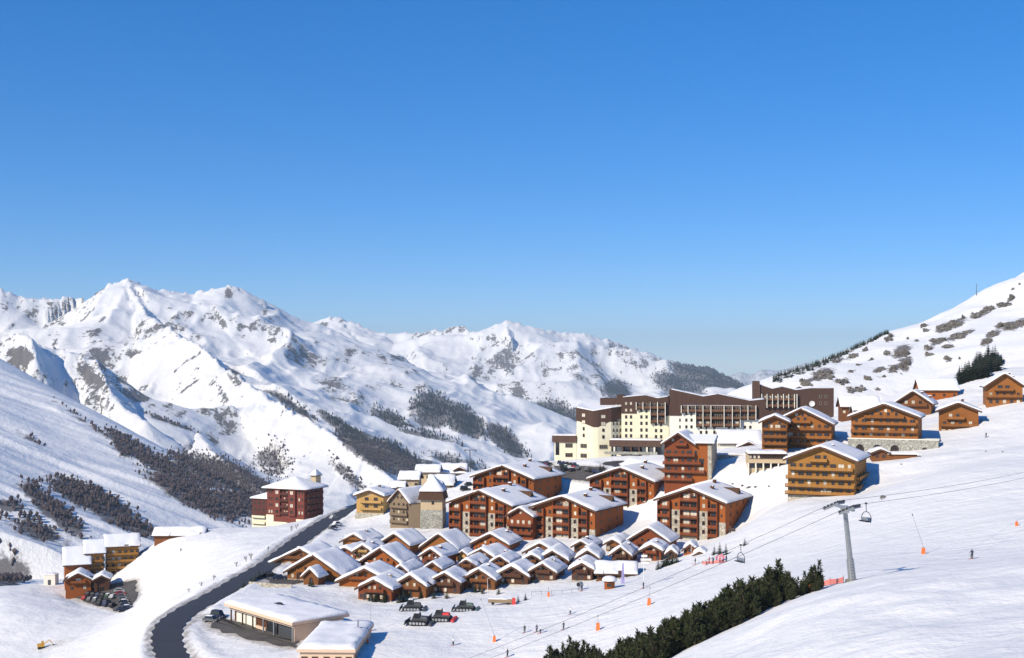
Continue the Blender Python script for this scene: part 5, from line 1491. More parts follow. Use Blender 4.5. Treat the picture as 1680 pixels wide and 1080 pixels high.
for a_, c_ in zip(pts_[:-1], pts_[1:]):
    mb.hexa([(a_.x, a_.y, a_.z - .8), (c_.x, c_.y, c_.z - .8), (c_.x, c_.y + .7, c_.z - .8), (a_.x, a_.y + .7, a_.z - .8)], [(a_.x, a_.y, a_.z + 1.0), (c_.x, c_.y, c_.z + .9), (c_.x, c_.y + .7, c_.z + .9), (a_.x, a_.y + .7, a_.z + 1.0)])
o = mb.build('low_wall', M['stone']); tag(o, 'low beige stone wall with snow on top above the garage', 'wall')
# ------------------------------------------------------------------ dwarf pines on the spur
def leaf_mat(name, a, b):
    m, nt, bs = new_mat(name)
    oi = N(nt, 'ShaderNodeObjectInfo'); geo = N(nt, 'ShaderNodeNewGeometry')
    n = noise_n(nt, 2.2, 3, .6, obj_co(nt))
    c = mixc(nt, n, a, b)
    f = math_n(nt, 'MULTIPLY_ADD', oi.outputs['Random'], .5, .72)
    mx = N(nt, 'ShaderNodeMix'); mx.data_type = 'RGBA'; mx.blend_type = 'MULTIPLY'; mx.inputs[0].default_value = 1
    L(nt, c, mx.inputs[6]); L(nt, f, mx.inputs[7])
    L(nt, mx.outputs[2], bs.inputs['Base Color']); bs.inputs['Roughness'].default_value = .75; bs.inputs['Specular IOR Level'].default_value = .25
    return m
M['needle'] = leaf_mat('pine_needles', (.014, .022, .009), (.060, .068, .024))
M['needle_dark'] = leaf_mat('spruce_needles', (.014, .024, .014), (.032, .045, .022))
def tuft(mb, p, ax, r, n, rnd, mi=0):
    ax = ax.normalized(); up = Vector((0, 0, 1)) if abs(ax.z) < .9 else Vector((1, 0, 0))
    a = ax.cross(up).normalized(); b = ax.cross(a)
    for i in range(n):
        t = rnd.uniform(0, 6.283); sp = rnd.uniform(.25, 1.0); dr = (ax * rnd.uniform(.45, 1.1) + (a * math.cos(t) + b * math.sin(t)) * sp).normalized()
        q = p + ax * rnd.uniform(-r * .5, r * .4); w = dr.cross(Vector((rnd.uniform(-1, 1), rnd.uniform(-1, 1), rnd.uniform(-1, 1)))).normalized() * r * .17
        tip = q + dr * r * rnd.uniform(.7, 1.2)
        mb.add([q - w, q + w, tip + w * .35, tip - w * .35], [(0, 1, 2, 3)], mi)
def pine_proto(seed, h):
    """mountain pine: a bush of up-curving stems, each ending in a spiky leader"""
    rnd = random.Random(seed); tr = MB(); cr = MB()
    stems = rnd.randint(5, 7)
    for s in range(stems):
        a = 6.283 * s / stems + rnd.uniform(-.4, .4); lean = .06 if s == 0 else rnd.uniform(.2, .62); hh = h * (1 if s == 0 else rnd.uniform(.5, .92))
        pts_ = []
        for k in range(7):
            t = k / 6; out = lean * hh * (1 - (1 - t) ** 2.2) * .8
            pts_.append(Vector((math.cos(a) * out + rnd.uniform(-.06, .06), math.sin(a) * out + rnd.uniform(-.06, .06), hh * t)))
        for k in range(6): tr.tube(pts_[k], pts_[k+1], .10 * (1 - k / 7) * h / 4 + .015, .10 * (1 - (k + 1) / 7) * h / 4 + .012, 5)
        for k in range(13):
            t = .12 + .86 * k / 12; j = min(5, int(t * 6)); q = pts_[j].lerp(pts_[j+1], t * 6 - j)
            rad = (1 - t) ** .7 * .22 * hh + .06
            for m in range(2 + int(rad * 4)):
                b_ = rnd.uniform(0, 6.283); rr = rad * rnd.uniform(.4, 1.25)
                p = q + Vector((math.cos(b_) * rr, math.sin(b_) * rr, rr * .55))
                if rr > .3 and m < 2: tr.tube(q, p, .03, .015, 4)
                tuft(cr, p, Vector((math.cos(b_) * .55, math.sin(b_) * .55, 1.0)), .30 + .16 * rnd.random(), 8, rnd)
        tuft(cr, pts_[6], Vector((0, 0, 1)), .55, 10, rnd); tuft(cr, pts_[6] - Vector((0, 0, .35)), Vector((0, 0, 1)), .42, 9, rnd)
    return tr.mesh('trunk', M['bark']), cr.mesh('crown', M['needle'])
def tree(name, tm, cm, p, rz, s, label, group, cat='pine tree'):
    o = empty(name, p, rz); o.scale = s if isinstance(s, tuple) else (s, s, s)
    link('trunk', tm, o); link('crown', cm, o); tag(o, label, cat, group); return o
PROTO = [pine_proto(11 + i, 4.2) for i in range(6)]
def spur_pines():
    rnd = random.Random(5)
    # outer edge of the belt (towards the camera) and its depth, in the ground plane
    front = [(1342,188),(1300,186),(1255,185),(1200,181),(1150,178),(1100,176),(1050,176),(1000,177),(950,178),(900,180)]
    placed = []
    n = 0
    for tries in range(6000):
        if len(placed) >= 290: break
        k = rnd.random() ** .78 * (len(front) - 1.001); i = int(k); t = k - i
        px = front[i][0] + (front[i+1][0] - front[i][0]) * t; d = front[i][1] + (front[i+1][1] - front[i][1]) * t
        wid = 4 + min(1, (1345 - px) / 150) * 25 + max(0, 1090 - px) / 190 * 48
        dd = d + .5 + wid * rnd.random() ** 1.1
        q = on(px + rnd.uniform(-10, 10), dd)
        if any((q.x - o.x) ** 2 + (q.y - o.y) ** 2 < 1.1 ** 2 for o in placed): continue
        placed.append(q)
        tm, cm = PROTO[rnd.randrange(6)]; s = rnd.choice((.55, .7, .85, 1.0, 1.15, 1.35)) * rnd.uniform(.9, 1.1) * (.72 if px > 1290 else 1)
        tree('mountain_pine', tm, cm, (q.x, q.y, q.z - .25), rnd.uniform(0, 6.28), (s * 1.05, s * 1.05, s * rnd.uniform(.9, 1.15)), '%s dark mountain pine %s of the thicket on the spur' % ('tall' if s > 1.0 else 'medium' if s > .7 else 'low bushy', 'at the pylon end' if px > 1230 else 'in the middle' if px > 1080 else 'at the lower end'), 'mountain pines on the spur')
spur_pines()

# small conifer for distant slopes and gardens
def spruce_proto(seed, h=7.0, tiers=9):
    rnd = random.Random(seed); tr = MB(); cr = MB()
    tr.tube((0, 0, 0), (0, 0, h * .96), .16, .02, 5)
    for k in range(tiers):
        t = k / (tiers - 1); z = h * (.08 + .86 * t); r = (1 - t) * h * .21 + .12; n = 9
        for i in range(n):
            a = 6.283 * i / n + rnd.uniform(-.3, .3); rr = r * rnd.uniform(.7, 1.15); w = rr * .42
            c, s_ = math.cos(a), math.sin(a)
            cr.add([(0, 0, z + .15 * h / tiers * 2), (c * rr - s_ * w, s_ * rr + c * w, z - rr * .32), (c * rr * 1.12, s_ * rr * 1.12, z - rr * .18), (c * rr + s_ * w, s_ * rr - c * w, z - rr * .32)], [(0, 1, 2), (0, 2, 3)])
    return tr.mesh('trunk', M['bark']), cr.mesh('crown', M['needle_dark'])
SPR = [spruce_proto(40 + i) for i in range(4)]
def hill_pines():
    rnd = random.Random(8)
    # clump above the highest chalet
    poly = [(1568,652),(1574,632),(1588,612),(1604,594),(1618,584),(1640,590),(1650,602),(1636,610),(1622,622),(1606,634),(1592,648)]
    n = 0
    for tries in range(900):
        if n >= 95: break
        px = rnd.uniform(1566, 1652); py = rnd.uniform(586, 655)
        if not bool(poly_sdf(np.array([px]), np.array([py]), poly)[0] < 0): continue
        q = hit_hill(px, py)
        if q is None: continue
        tm, cm = SPR[rnd.randrange(4)]; s = rnd.uniform(.7, 1.25)
        tree('spruce', tm, cm, (q.x, q.y, q.z - .3), rnd.uniform(0, 6.28), (s * 1.7, s * 1.7, s), 'dark spruce in the clump above the uppermost brown chalet', 'spruces above the uppermost chalet', 'spruce tree'); n += 1
    # belt of woodland along the left skyline of the hillside: too many and too small to count
    cm = SPR[0][1]; base = np.array([v.co[:] for v in cm.vertices]); tri = [tuple(p.vertices) for p in cm.polygons]
    V, Fc = [], []; SKX, SKY = [], []
    for px in range(1264, 1464, 10):
        for py in range(530, 660, 2):
            q = hit_hill(px, py)
            if q is not None and q.y > 640: break
        SKX.append(px); SKY.append(py)
    for k in range(620):
        t = rnd.random() ** .8; px = 1268 + t * 190
        py = float(np.interp(px, SKX, SKY)) + 1        # just under the skyline
        q = hit_hill(px, py + rnd.random() ** 1.5 * (13 - 11 * t))
        if q is None: continue
        s = rnd.uniform(.25, .58); a = rnd.uniform(0, 6.28); c, s_ = math.cos(a) * s, math.sin(a) * s
        b = len(V)
        for x, y, z in base: V.append((q.x + x * c - y * s_, q.y + x * s_ + y * c, q.z - .4 + z * s))
        Fc += [tuple(b + i for i in f) for f in tri]
    o = MB().add(V, Fc).build('ridge_woodland', M['needle_dark']); tag(o, 'dark belt of woodland along the snowy ridge behind the hotel', 'woodland', kind='stuff')
hill_pines()

# ------------------------------------------------------------------ rock outcrops on the hillside
def rock_mat():
    m, nt, bs = new_mat('grey_rock')
    co = obj_co(nt); n1 = noise_n(nt, .35, 6, .7, co); n2 = noise_n(nt, 1.6, 5, .7, co)
    geo = N(nt, 'ShaderNodeNewGeometry'); sp = N(nt, 'ShaderNodeSeparateXYZ'); L(nt, geo.outputs['Normal'], sp.inputs[0])
    c = mixc(nt, n1, (.075, .068, .06), (.235, .21, .18))
    sm = smooth_n(nt, math_n(nt, 'ADD', sp.outputs['Z'], math_n(nt, 'MULTIPLY_ADD', n2, .7, -.35)), .86, .96)
    c = mixc(nt, sm, c, (.82, .82, .83))
    L(nt, c, bs.inputs['Base Color']); bs.inputs['Roughness'].default_value = .9; bs.inputs['Specular IOR Level'].default_value = .15
    bump_n(nt, bs, math_n(nt, 'ADD', n1, math_n(nt, 'MULTIPLY', n2, .4)), .9, .9)
    return m
M['rock'] = rock_mat()
import bmesh
def rock_mesh(seed):
    bm = bmesh.new(); bmesh.ops.create_icosphere(bm, subdivisions=4, radius=1.0)
    o = Vector((seed * 3.1, seed * 1.7, seed * 2.3))
    for v in bm.verts:
        n = v.co.normalized()
        c = mnoise.cell_vector(n * 1.7 + o) - Vector((.5, .5, .5))
        k = .75 + .5 * mnoise.noise(n * 1.2 + o) + .22 * c.x + .16 * mnoise.cell(n * 3.6 + o) - .16 * abs(mnoise.noise(n * 7.0 + o))
        v.co = Vector((n.x * k + c.y * .12, n.y * k, n.z * k + .35 * n.x * k))
    me = bpy.data.meshes.new('rock_outcrop'); bm.to_mesh(me); bm.free()
    me.materials.append(M['rock']); return me
RK = [rock_mesh(i + 1) for i in range(7)]
def outcrops():
    rnd = random.Random(3)
    for i, (px, py, rx, ry) in enumerate(ROCKS):
        parts = max(1, int(rx * ry / 16))
        for k in range(parts):
            q = hit_hill(px + (rnd.uniform(-.6, .6) * rx if parts > 1 else 0), py + ry * .4 + (rnd.uniform(-.5, .5) * ry if parts > 1 else 0))
            if q is None: continue
            s = q.y / F; f = 1 / math.sqrt(parts) * rnd.uniform(.8, 1.5)
            o = link('rock_outcrop', RK[rnd.randrange(7)], loc=(q.x, q.y + .5, q.z), rot=(rnd.uniform(-.3, .3), rnd.uniform(-.3, .3), rnd.uniform(0, 6.28)), scale=(max(rx * s * f, .7), max(rx * s * f * .8, .7), max(ry * s * f * 1.7, .6)))
            tag(o, '%s grey rock outcrop on the snowy hillside %s' % ('large craggy' if rx > 11 else 'medium' if rx > 6 else 'small', 'below the lone mast' if px > 1500 else 'behind the dark hotel block' if px < 1420 else 'above the long chalet roofs'), 'rock', 'rock outcrops on the hillside')
    # stones at the rim of the banks in the village
    for px, py, r in [(1450,817,1.6),(1262,798,.7),(1218,797,.8),(1228,800,1.0),(1240,799,.8),(1190,795,.6),(1202,794,.7),(1479,762,.5),(1618,741,.6),(1645,742,.5)]:
        q = hit(px, py)
        if q is None: continue
        o = link('stone', RK[rnd.randrange(7)], loc=(q.x, q.y, q.z - .1 * r), rot=(0, 0, rnd.uniform(0, 6.28)), scale=(r, r * .8, r * .6))
        tag(o, 'grey stone showing through a snow bank between the blocks', 'rock', 'stones in the snow banks')
outcrops()
o = MB().tube((0, 0, 0), (0, 0, 9.5), .30, .12, 6).tube((0, 0, 7.5), (1.2, 0, 8.0), .08, .06, 4).build('hilltop_mast', M['steel_dark'])
q = hit_hill(1602, 485) or P(1602, 485, 975); o.location = (q.x, q.y, q.z - .5); tag(o, 'thin lone mast on the crest of the rocky hillside', 'mast')
# ------------------------------------------------------------------ chairlift
def cable(name, pts_, r, label):
    mb = MB()
    for a, b in zip(pts_[:-1], pts_[1:]): mb.tube(a, b, r, r, 5, caps=False)
    o = mb.build(name, M['steel_dark']); tag(o, label, 'cable', 'ropes of the chairlift'); return o
def chair(p, rz, label):
    root = empty('lift_chair', p, rz); tag(root, label, 'lift chair', 'chairs of the chairlift')
    w = 1.15
    MB().tube((0, 0, 0), (0, .06, -1.3), .06, .06, 6).box(-.12, .12, -.16, .16, -.12, .14).build('hanger', M['steel_dark'], root)
    fr = MB(); pr = None
    for i in range(19):
        t = math.pi * (-.18 + 1.36 * i / 18); q = Vector((w * math.cos(t), .06, -2.35 + 1.08 * math.sin(t)))
        if pr is not None: fr.tube(pr, q, .06, .06, 6)
        pr = q
    fr.build('frame', M['steel_dark'], root)
    MB().box(-w * .95, w * .95, -.55, .10, -2.80, -2.68).build('seat', M['rubber'], root)
    MB().hexa([(-w*.92, .02, -2.66), (w*.92, .02, -2.66), (w*.92, .10, -2.66), (-w*.92, .10, -2.66)], [(-w*.92, .16, -2.15), (w*.92, .16, -2.15), (w*.92, .22, -2.15), (-w*.92, .22, -2.15)]).build('backrest', M['steel'], root)
    MB().tube((-w*.9, -.5, -2.2), (w*.9, -.5, -2.2), .035, .035, 5).tube((-w*.9, .08, -2.35), (-w*.9, -.5, -2.2), .03, .03, 5).tube((w*.9, .08, -2.35), (w*.9, -.5, -2.2), .03, .03, 5).build('safety_bar', M['steel'], root)
def chairlift():
    base = hit(1399, 953) or on(1399, 188)
    d0 = base.y
    top = P(1386, 836, d0 - .5)
    root = empty('lift_pylon', base); tag(root, 'grey steel chairlift pylon leaning on the piste edge, sheaves on its cross-arm', 'lift pylon')
    B = Vector((0, 0, -.6)); T = top - base
    mid = B.lerp(T, .34)
    MB().tube(B, mid, .62, .56, 10).tube(mid, T, .42, .34, 10).build('shaft', M['steel'], root)
    MB().box(-.9, .9, -.9, .9, -1.0, .12).build('footing', M['stone_grey'], root)
    lad = MB()
    for i in range(22):
        q = B.lerp(T, .08 + .04 * i); lad.box(q.x - .22, q.x + .22, q.y - .78 + .012 * i, q.y - .72 + .012 * i, q.z - .02, q.z + .02)
    for s in (-.22, .22): lad.tube(B.lerp(T, .05) + Vector((s, -.76, 0)), B.lerp(T, .95) + Vector((s, -.48, 0)), .025, .025, 4)
    lad.build('ladder', M['steel_dark'], root)
    # rope line direction: down to the lower left, up to the right
    lo = P(840, 1050, 246); up = P(1680, 768, 262)
    dirv = (up - lo); dirv.z = 0; dirv.normalize(); per = Vector((-dirv.y, dirv.x, 0))
    half = 2.9; arm_z = .25
    a, b = T + per * (half + .3) + Vector((0, 0, arm_z)), T - per * (half + .3) + Vector((0, 0, arm_z))
    MB().tube(a, b, .26, .26, 8).box(T.x - .55, T.x + .55, T.y - .55, T.y + .55, T.z - .5, T.z + .55).build('cross_arm', M['steel'], root)
    ropes = []
    for s in (1, -1):
        c = T + per * (half * s) + Vector((0, 0, .75))
        sl_lo = ((lo + per * half * s) - (base + c)); sl_up = ((up + per * half * s) - (base + c))
        u1 = sl_lo.normalized(); u2 = sl_up.normalized()
        bm_ = MB(); bm_.tube(c + u1 * 2.6 + Vector((0, 0, -.3)), c + Vector((0, 0, -.22)), .13, .16, 6).tube(c + Vector((0, 0, -.22)), c + u2 * 2.6 + Vector((0, 0, -.3)), .16, .13, 6)
        bat = bm_.build('sheave_beam', M['steel'], root)
        for k in range(8):
            t = -2.45 + 4.9 * k / 7; q = c + (u1 * -t if t < 0 else u2 * t)
            wv = MB(); ax = per * .09; wv.tube(q - ax, q + ax, .23, .23, 10); wv.build('sheave', M['steel_dark'], bat)
        wk = MB().box(-.01, .01, -.01, .01, 0, .01)
        wlk = MB()
        for e in (u1, u2):
            p0 = c + per * .55 * s + Vector((0, 0, -.25)); p1 = p0 + e * 2.7
            n_ = per * .28
            wlk.hexa([p0 - n_, p0 + n_, p1 + n_, p1 - n_], [p0 - n_ + Vector((0, 0, .06)), p0 + n_ + Vector((0, 0, .06)), p1 + n_ + Vector((0, 0, .06)), p1 - n_ + Vector((0, 0, .06))])
        wlk.build('catwalk', M['steel'], root)
        cw = base + c + Vector((0, 0, .24)); pts_ = []
        L0 = lo + per * half * s; L1 = up + per * half * s
        far0 = cw + (L0 - cw) * 1.55; far1 = cw + (L1 - cw) * 1.9
        for k in range(13):
            t = k / 12; q = far0.lerp(cw, t); q.z -= 2.6 * 4 * t * (1 - t) * .5; pts_.append(q)
        for k in range(1, 13):
            t = k / 12; q = cw.lerp(far1, t); q.z -= 3.0 * 4 * t * (1 - t) * .5; pts_.append(q)
        ropes.append(pts_)
        cable('lift_rope', pts_, .032, 'uphill rope of the chairlift carried on the pylon' if s > 0 else 'downhill rope of the chairlift carried on the pylon')
    rz = math.atan2(dirv.y, dirv.x) - math.pi / 2
    def at_px(pts_, px):
        best = None
        for a_, b_ in zip(pts_[:-1], pts_[1:]):
            for k in range(20):
                q = a_.lerp(b_, k / 20); e = abs(q.x / q.y * F + CX - px)
                if best is None or e < best[0]: best = (e, q)
        return best[1]
    # the rope nearer the camera is the one with the smaller y at the pylon
    near = min(ropes, key=lambda r: r[12].y); far = max(ropes, key=lambda r: r[12].y)
    chair(at_px(near, 1421), rz + .25, 'empty lift chair hanging just beside the pylon')
    chair(at_px(far, 1214), rz + .25, 'empty lift chair above the lift queue banners')
    # third line, the high haul rope further up the slope
    a_, b_ = P(1250, 868, 330), P(1760, 737, 330)
    pp = [a_.lerp(b_, k / 8) - Vector((0, 0, 1.5 * (1 - (2 * k / 8 - 1) ** 2))) for k in range(9)]
chairlift()
def far_pylon():
    p = P(772, 763, 600); g = p.z
    root = empty('lift_pylon', (p.x, p.y, tz(p.x, p.y))); tag(root, 'small distant lift pylon standing beyond the village houses', 'lift pylon')
    h = P(772, 738, 600).z - root.location.z
    MB().tube((0, 0, -1), (-.3, 0, h), .35, .25, 6).build('shaft', M['steel_dark'], root)
    MB().box(-3, 3, -.2, .2, h - .3, h).build('cross_arm', M['steel_dark'], root)
    for s in (-2.7, 2.7): MB().box(s - .25, s + .25, -1.2, 1.2, h - .75, h - .35).build('sheave', M['steel_dark'], root)
far_pylon()

# ------------------------------------------------------------------ cars
PAINT = {k: simple('paint_' + k, c, .55, .04, 2, spec=.25) for k, c in dict(black=(.018, .018, .02), navy=(.02, .03, .07), grey=(.12, .125, .13), silver=(.42, .43, .44), white=(.7, .7, .69), red=(.30, .03, .025), green=(.03, .07, .05)).items()}
def car_parts(col, van=False):
    k = ('car', col, van)
    if k in _cache: return _cache[k]
    h1, h2 = (.95, 1.95) if van else (.85, 1.48)
    b = MB()
    b.hexa([(-2.05, -.84, .32), (2.05, -.84, .32), (2.05, .84, .32), (-2.05, .84, .32)], [(-2.0, -.82, h1), (1.95, -.80, h1 - .12), (1.95, .80, h1 - .12), (-2.0, .82, h1)])
    x0, x1 = (-1.9, .9) if van else (-1.45, .75)
    b.hexa([(x0 - .1, -.76, h1 - .02), (x1 + .45, -.76, h1 - .05), (x1 + .45, .76, h1 - .05), (x0 - .1, .76, h1 - .02)], [(x0 + .2, -.64, h2), (x1 - .15, -.64, h2), (x1 - .15, .64, h2), (x0 + .2, .64, h2)])
    g = MB()
    for s in (-1, 1):
        v = [(x0 + .12, s * .775, h1 + .06), (x1 + .28, s * .775, h1 + .06), (x1 - .12, s * .675, h2 - .1), (x0 + .28, s * .675, h2 - .1)]
        g.quad(*(v if s < 0 else v[::-1]))
    ws = MB().quad((x1 + .43, -.68, h1 + .06), (x1 + .43, .68, h1 + .06), (x1 - .07, .56, h2 - .08), (x1 - .07, -.56, h2 - .08))
    wh = MB(); wh.tube((0, -.11, 0), (0, .11, 0), .32, .32, 12, 0); wh.tube((0, -.115, 0), (0, .115, 0), .19, .19, 8, 1)
    sn = MB(); snow_sheet(sn, x0 + .22, x1 - .18, -.6, .6, lambda x: h2, .12, 3, 4, 4, .2)
    _cache[k] = (b.mesh('body', PAINT[col]), g.mesh('side_windows', M['glass']), ws.mesh('windscreen', M['glass']), wh.mesh('wheel', [M['rubber'], M['steel']]), MB().box(-.03, .03, -.16, .16, -.07, .07).mesh('headlight', M['white']), sn.mesh('roof_snow', M['roof_snow'], True), h1)
    return _cache[k]
def car(p, rz, col, label, group, van=False, snowy=False, name='parked_car'):
    bm_, gm_, wm, whm, hm, sm, h1 = car_parts(col, van)
    o = empty(name, p, rz); tag(o, label, 'van' if van else 'car', group)
    link('body', bm_, o)
    g = link('side_windows', gm_, o); link('windscreen', wm, o)
    for x in (-1.25, 1.28):
        for y in (-.76, .76): link('wheel', whm, o, loc=(x, y, .32))
    for y in (-.58, .58): link('headlight', hm, o, loc=(2.03, y, h1 - .26))
    if snowy: link('roof_snow', sm, o)
    return o
COLS = ['black', 'navy', 'grey', 'black', 'silver', 'navy', 'black', 'grey', 'black', 'red', 'navy', 'green']
def fill_park(key, n, spots, place, group):
    rnd = random.Random(key)
    for i, (px, py, rz) in enumerate(spots):
        q = hit(px, py)
        if q is None: continue
        col = COLS[(i * 5 + len(key)) % len(COLS)]
        car((q.x, q.y, park_z(key, q.x, q.y) if key in PARKS else q.z), rz + rnd.uniform(-.06, .06), col, '%s car parked in %s' % ({'navy': 'dark blue'}.get(col, col), place), group, snowy=rnd.random() < .12)
sp = []
for i in range(7): sp.append((196 + i * 3.2 - i * 1.0, 972 + i * 4.6, R(8)))
for i in range(6): sp.append((146 + i * 8.0, 977 + i * .9, R(78)))
for i in range(5): sp.append((140 + i * 8.5, 984 + i * 1.6, R(80)))
sp += [(200, 1003, R(20)), (128, 977, R(60)), (165, 993, R(75)), (175, 994.5, R(75)), (184, 996, R(75))]
fill_park('left', 0, sp, 'the car park below the golden residence', 'cars in the car park below the golden residence')
sp = [(918 + i * 6.2, 763 + i * .6, R(85)) for i in range(5)] + [(922 + i * 6.2, 768.5 + i * .7, R(85)) for i in range(5)] + [(962 + i * 6.5, 773 + i * 1.6, R(80)) for i in range(4)] + [(928, 773.5, R(10)), (940, 774, R(10))]
fill_park('hotel', 0, sp, 'the car park in front of the cream hotel', 'cars in front of the hotel')
sp = [(872 + i * 6.4, 764 - i * .4, R(80)) for i in range(5)] + [(876 + i * 6.4, 768 - i * .3, R(80)) for i in range(4)]
fill_park('upper', 0, sp, 'the small car park behind the rear orange residence', 'cars behind the rear residence')
for px, py, rz, col, lab, van in [
    (459, 951, R(15), 'navy', 'dark blue car beside the large roadside cabin', False), (443, 946, R(30), 'black', 'black car at the roadside behind the dark blue car', False),
    (520, 846, R(60), 'grey', 'grey car parked between the red block and the road', False), (528, 842, R(60), 'white', 'white car parked by the red block near the yellow chalet', False), (536, 838, R(55), 'black', 'black car parked under the trees beside the road bend', False),
    (548, 851, R(55), 'silver', 'silver car driving on the road towards the bend', False), (553, 862, R(50), 'white', 'white snow-dusted car beside the yellow chalet', False), (546, 868, R(50), 'grey', 'grey snow-dusted car on the verge below the yellow chalet', False),
    (763, 805, R(5), 'black', 'black van beside the rear orange residence', True), (770, 797, R(5), 'black', 'black car above the van by the rear residence', False),
    (358, 1014, R(-30), 'navy', 'dark blue van standing at the end of the garage', True), (346, 1020, R(-20), 'grey', 'grey pick-up shaped car at the garage forecourt', False)]:
    q = hit(px, py)
    if q is not None: car(q, rz, col, lab, 'cars around the village', van, snowy=col in ('white', 'grey'))

# ------------------------------------------------------------------ snow groomers
def groomer(p, rz, label, acc):
    o = empty('snow_groomer', p, rz); tag(o, label, 'snow groomer', 'snow groomers parked at the piste foot')
    for s in (-1, 1):
        tk = MB(); prof = []
        for i in range(20):
            t = 2 * math.pi * i / 20; prof.append((2.0 * (1 if math.cos(t) > 0 else -1) * min(1, abs(math.cos(t)) * 1.3) + .35 * math.cos(t), .52 + .5 * math.sin(t)))
        tk.prism_y([(x, z) for x, z in prof], s * 1.45 - .6, s * 1.45 + .6); t_ = tk.build('track', M['rubber'], o)
        for x in (-1.6, -.8, 0, .8, 1.6): MB().tube((x, s * 1.45 - .63, .5), (x, s * 1.45 + .63, .5), .33, .33, 10).build('track_wheel', M['steel'], t_)
    MB().hexa([(-2.2, -.9, .7), (1.6, -.9, .7), (1.6, .9, .7), (-2.2, .9, .7)], [(-2.1, -.85, 1.45), (1.3, -.85, 1.45), (1.3, .85, 1.45), (-2.1, .85, 1.45)]).build('chassis', M['steel_dark'], o)
    c = MB().hexa([(-.3, -.95, 1.45), (1.55, -.95, 1.35), (1.55, .95, 1.35), (-.3, .95, 1.45)], [(-.15, -.85, 2.75), (1.0, -.85, 2.75), (1.0, .85, 2.75), (-.15, .85, 2.75)]).build('cab', M['steel_dark'], o)
    MB().quad((1.57, -.85, 1.45), (1.57, .85, 1.45), (1.08, .76, 2.65), (1.08, -.76, 2.65)).build('windscreen', M['glass'], c)
    for s in (-1, 1):
        v = [(-.2, s * .955, 1.55), (1.35, s * .955, 1.55), (.98, s * .875, 2.65), (-.08, s * .875, 2.65)]; MB().quad(*(v if s < 0 else v[::-1])).build('side_window', M['glass'], c)
    MB().box(-.15, 1.0, -.9, .9, 2.75, 2.9).build('roof', M['white'], c)
    MB().hexa([(-2.1, -.8, 1.45), (-.4, -.8, 1.45), (-.4, .8, 1.45), (-2.1, .8, 1.45)], [(-1.9, -.7, 1.9), (-.45, -.7, 1.95), (-.45, .7, 1.95), (-1.9, .7, 1.9)]).build('engine_cover', M[acc], o)
    MB().hexa([(3.0, -2.3, .12), (3.25, -2.3, .12), (3.25, 2.3, .12), (3.0, 2.3, .12)], [(2.75, -2.3, 1.15), (2.95, -2.3, 1.15), (2.95, 2.3, 1.15), (2.75, 2.3, 1.15)]).build('blade', M['steel_dark'], o)
    for s in (-.7, .7): MB().tube((1.4, s, .7), (2.95, s, .6), .1, .1, 6).build('blade_arm', M['steel_dark'], o)
    MB().hexa([(-3.6, -2.4, .15), (-2.9, -2.4, .15), (-2.9, 2.4, .15), (-3.6, 2.4, .15)], [(-3.4, -2.4, .75), (-2.9, -2.4, .75), (-2.9, 2.4, .75), (-3.4, 2.4, .75)]).build('tiller', M[acc], o)
    MB().box(-2.95, -2.1, -.25, .25, .6, .85).build('tiller_arm', M['steel_dark'], o)
for px, py, rz, lab, acc in [(677, 1001, R(176), 'black snow groomer beside the firs of the front cabins, winch rope mast up', 'steel_dark'), (688, 1024, R(168), 'black snow groomer parked in front of the others by the red machine', 'steel_dark'),
                             (724, 1018, R(170), 'red and black snow groomer with long blade in the middle of the parked machines', 'redfab'), (763, 1002, R(174), 'grey-green snow groomer with round cab and red tail beside the trailer', 'green_')]:
    M.setdefault('green_', simple('grey_green_paint', (.12, .16, .13), .5, .1, 2))
    q = hit(px, py); groomer(q, rz, lab, acc)
def trailer():
    q = hit(822, 992); o = empty('trailer', q, R(-8)); tag(o, 'low grey-brown timber trailer parked behind the snow groomers', 'trailer')
    MB().box(-3.2, 3.2, -1.0, 1.0, .55, 1.5).build('bed', M['wood_grey'], o)
    for x in (-2, 2):
        for y in (-.9, .9): MB().tube((x, y - .12, .38), (x, y + .12, .38), .38, .38, 10).build('wheel', M['rubber'], o)
    sn = MB(); snow_sheet(sn, -3.2, 3.2, -1, 1, lambda x: 1.5, .25, 3, 6, 4, .4); sn.build('snow_load', M['roof_snow'], o, smooth=True)
    q = hit(843, 992); r = link('safety_pad', MB().hexa([(-.5, -.3, 0), (.5, -.3, 0), (.5, .3, 0), (-.5, .3, 0)], [(-.4, -.2, 1.7), (.4, -.2, 1.7), (.4, .2, 1.7), (-.4, .2, 1.7)]).mesh('safety_pad', M['redfab']), loc=q); tag(r, 'red safety pad standing at the end of the trailer', 'safety pad')
trailer()

# ------------------------------------------------------------------ snow lances with orange pads
def lance(px, py, label, mast=9.0, lean=-.32, pad=1.0):
    q = hit(px, py)
    if q is None: return
    o = empty('snow_lance', q); tag(o, label, 'snow lance', 'snow lances along the piste')
    s = pad * .68
    MB().hexa([(-.55*s, -.55*s, -.3), (.55*s, -.55*s, -.3), (.55*s, .55*s, -.3), (-.55*s, .55*s, -.3)], [(-.42*s, -.42*s, 1.9*s), (.42*s, -.42*s, 1.9*s), (.42*s, .42*s, 1.9*s), (-.42*s, .42*s, 1.9*s)]).build('padding', M['orange'], o)
    MB().tube((0, 0, 1.2), (0, 0, 2.4 * s), .09, .07, 6).build('post', M['steel'], o)
    if mast:
        e = Vector((lean * mast, .1 * mast, math.sqrt(1 - lean ** 2) * mast)); MB().tube((0, 0, 2.2 * s), Vector((0, 0, 2.2 * s)) + e, .055, .035, 5).build('lance', M['steel'], o)
        t = Vector((0, 0, 2.2 * s)) + e; MB().tube(t - e.normalized() * .4, t, .1, .08, 6).build('nozzle', M['steel_dark'], o)
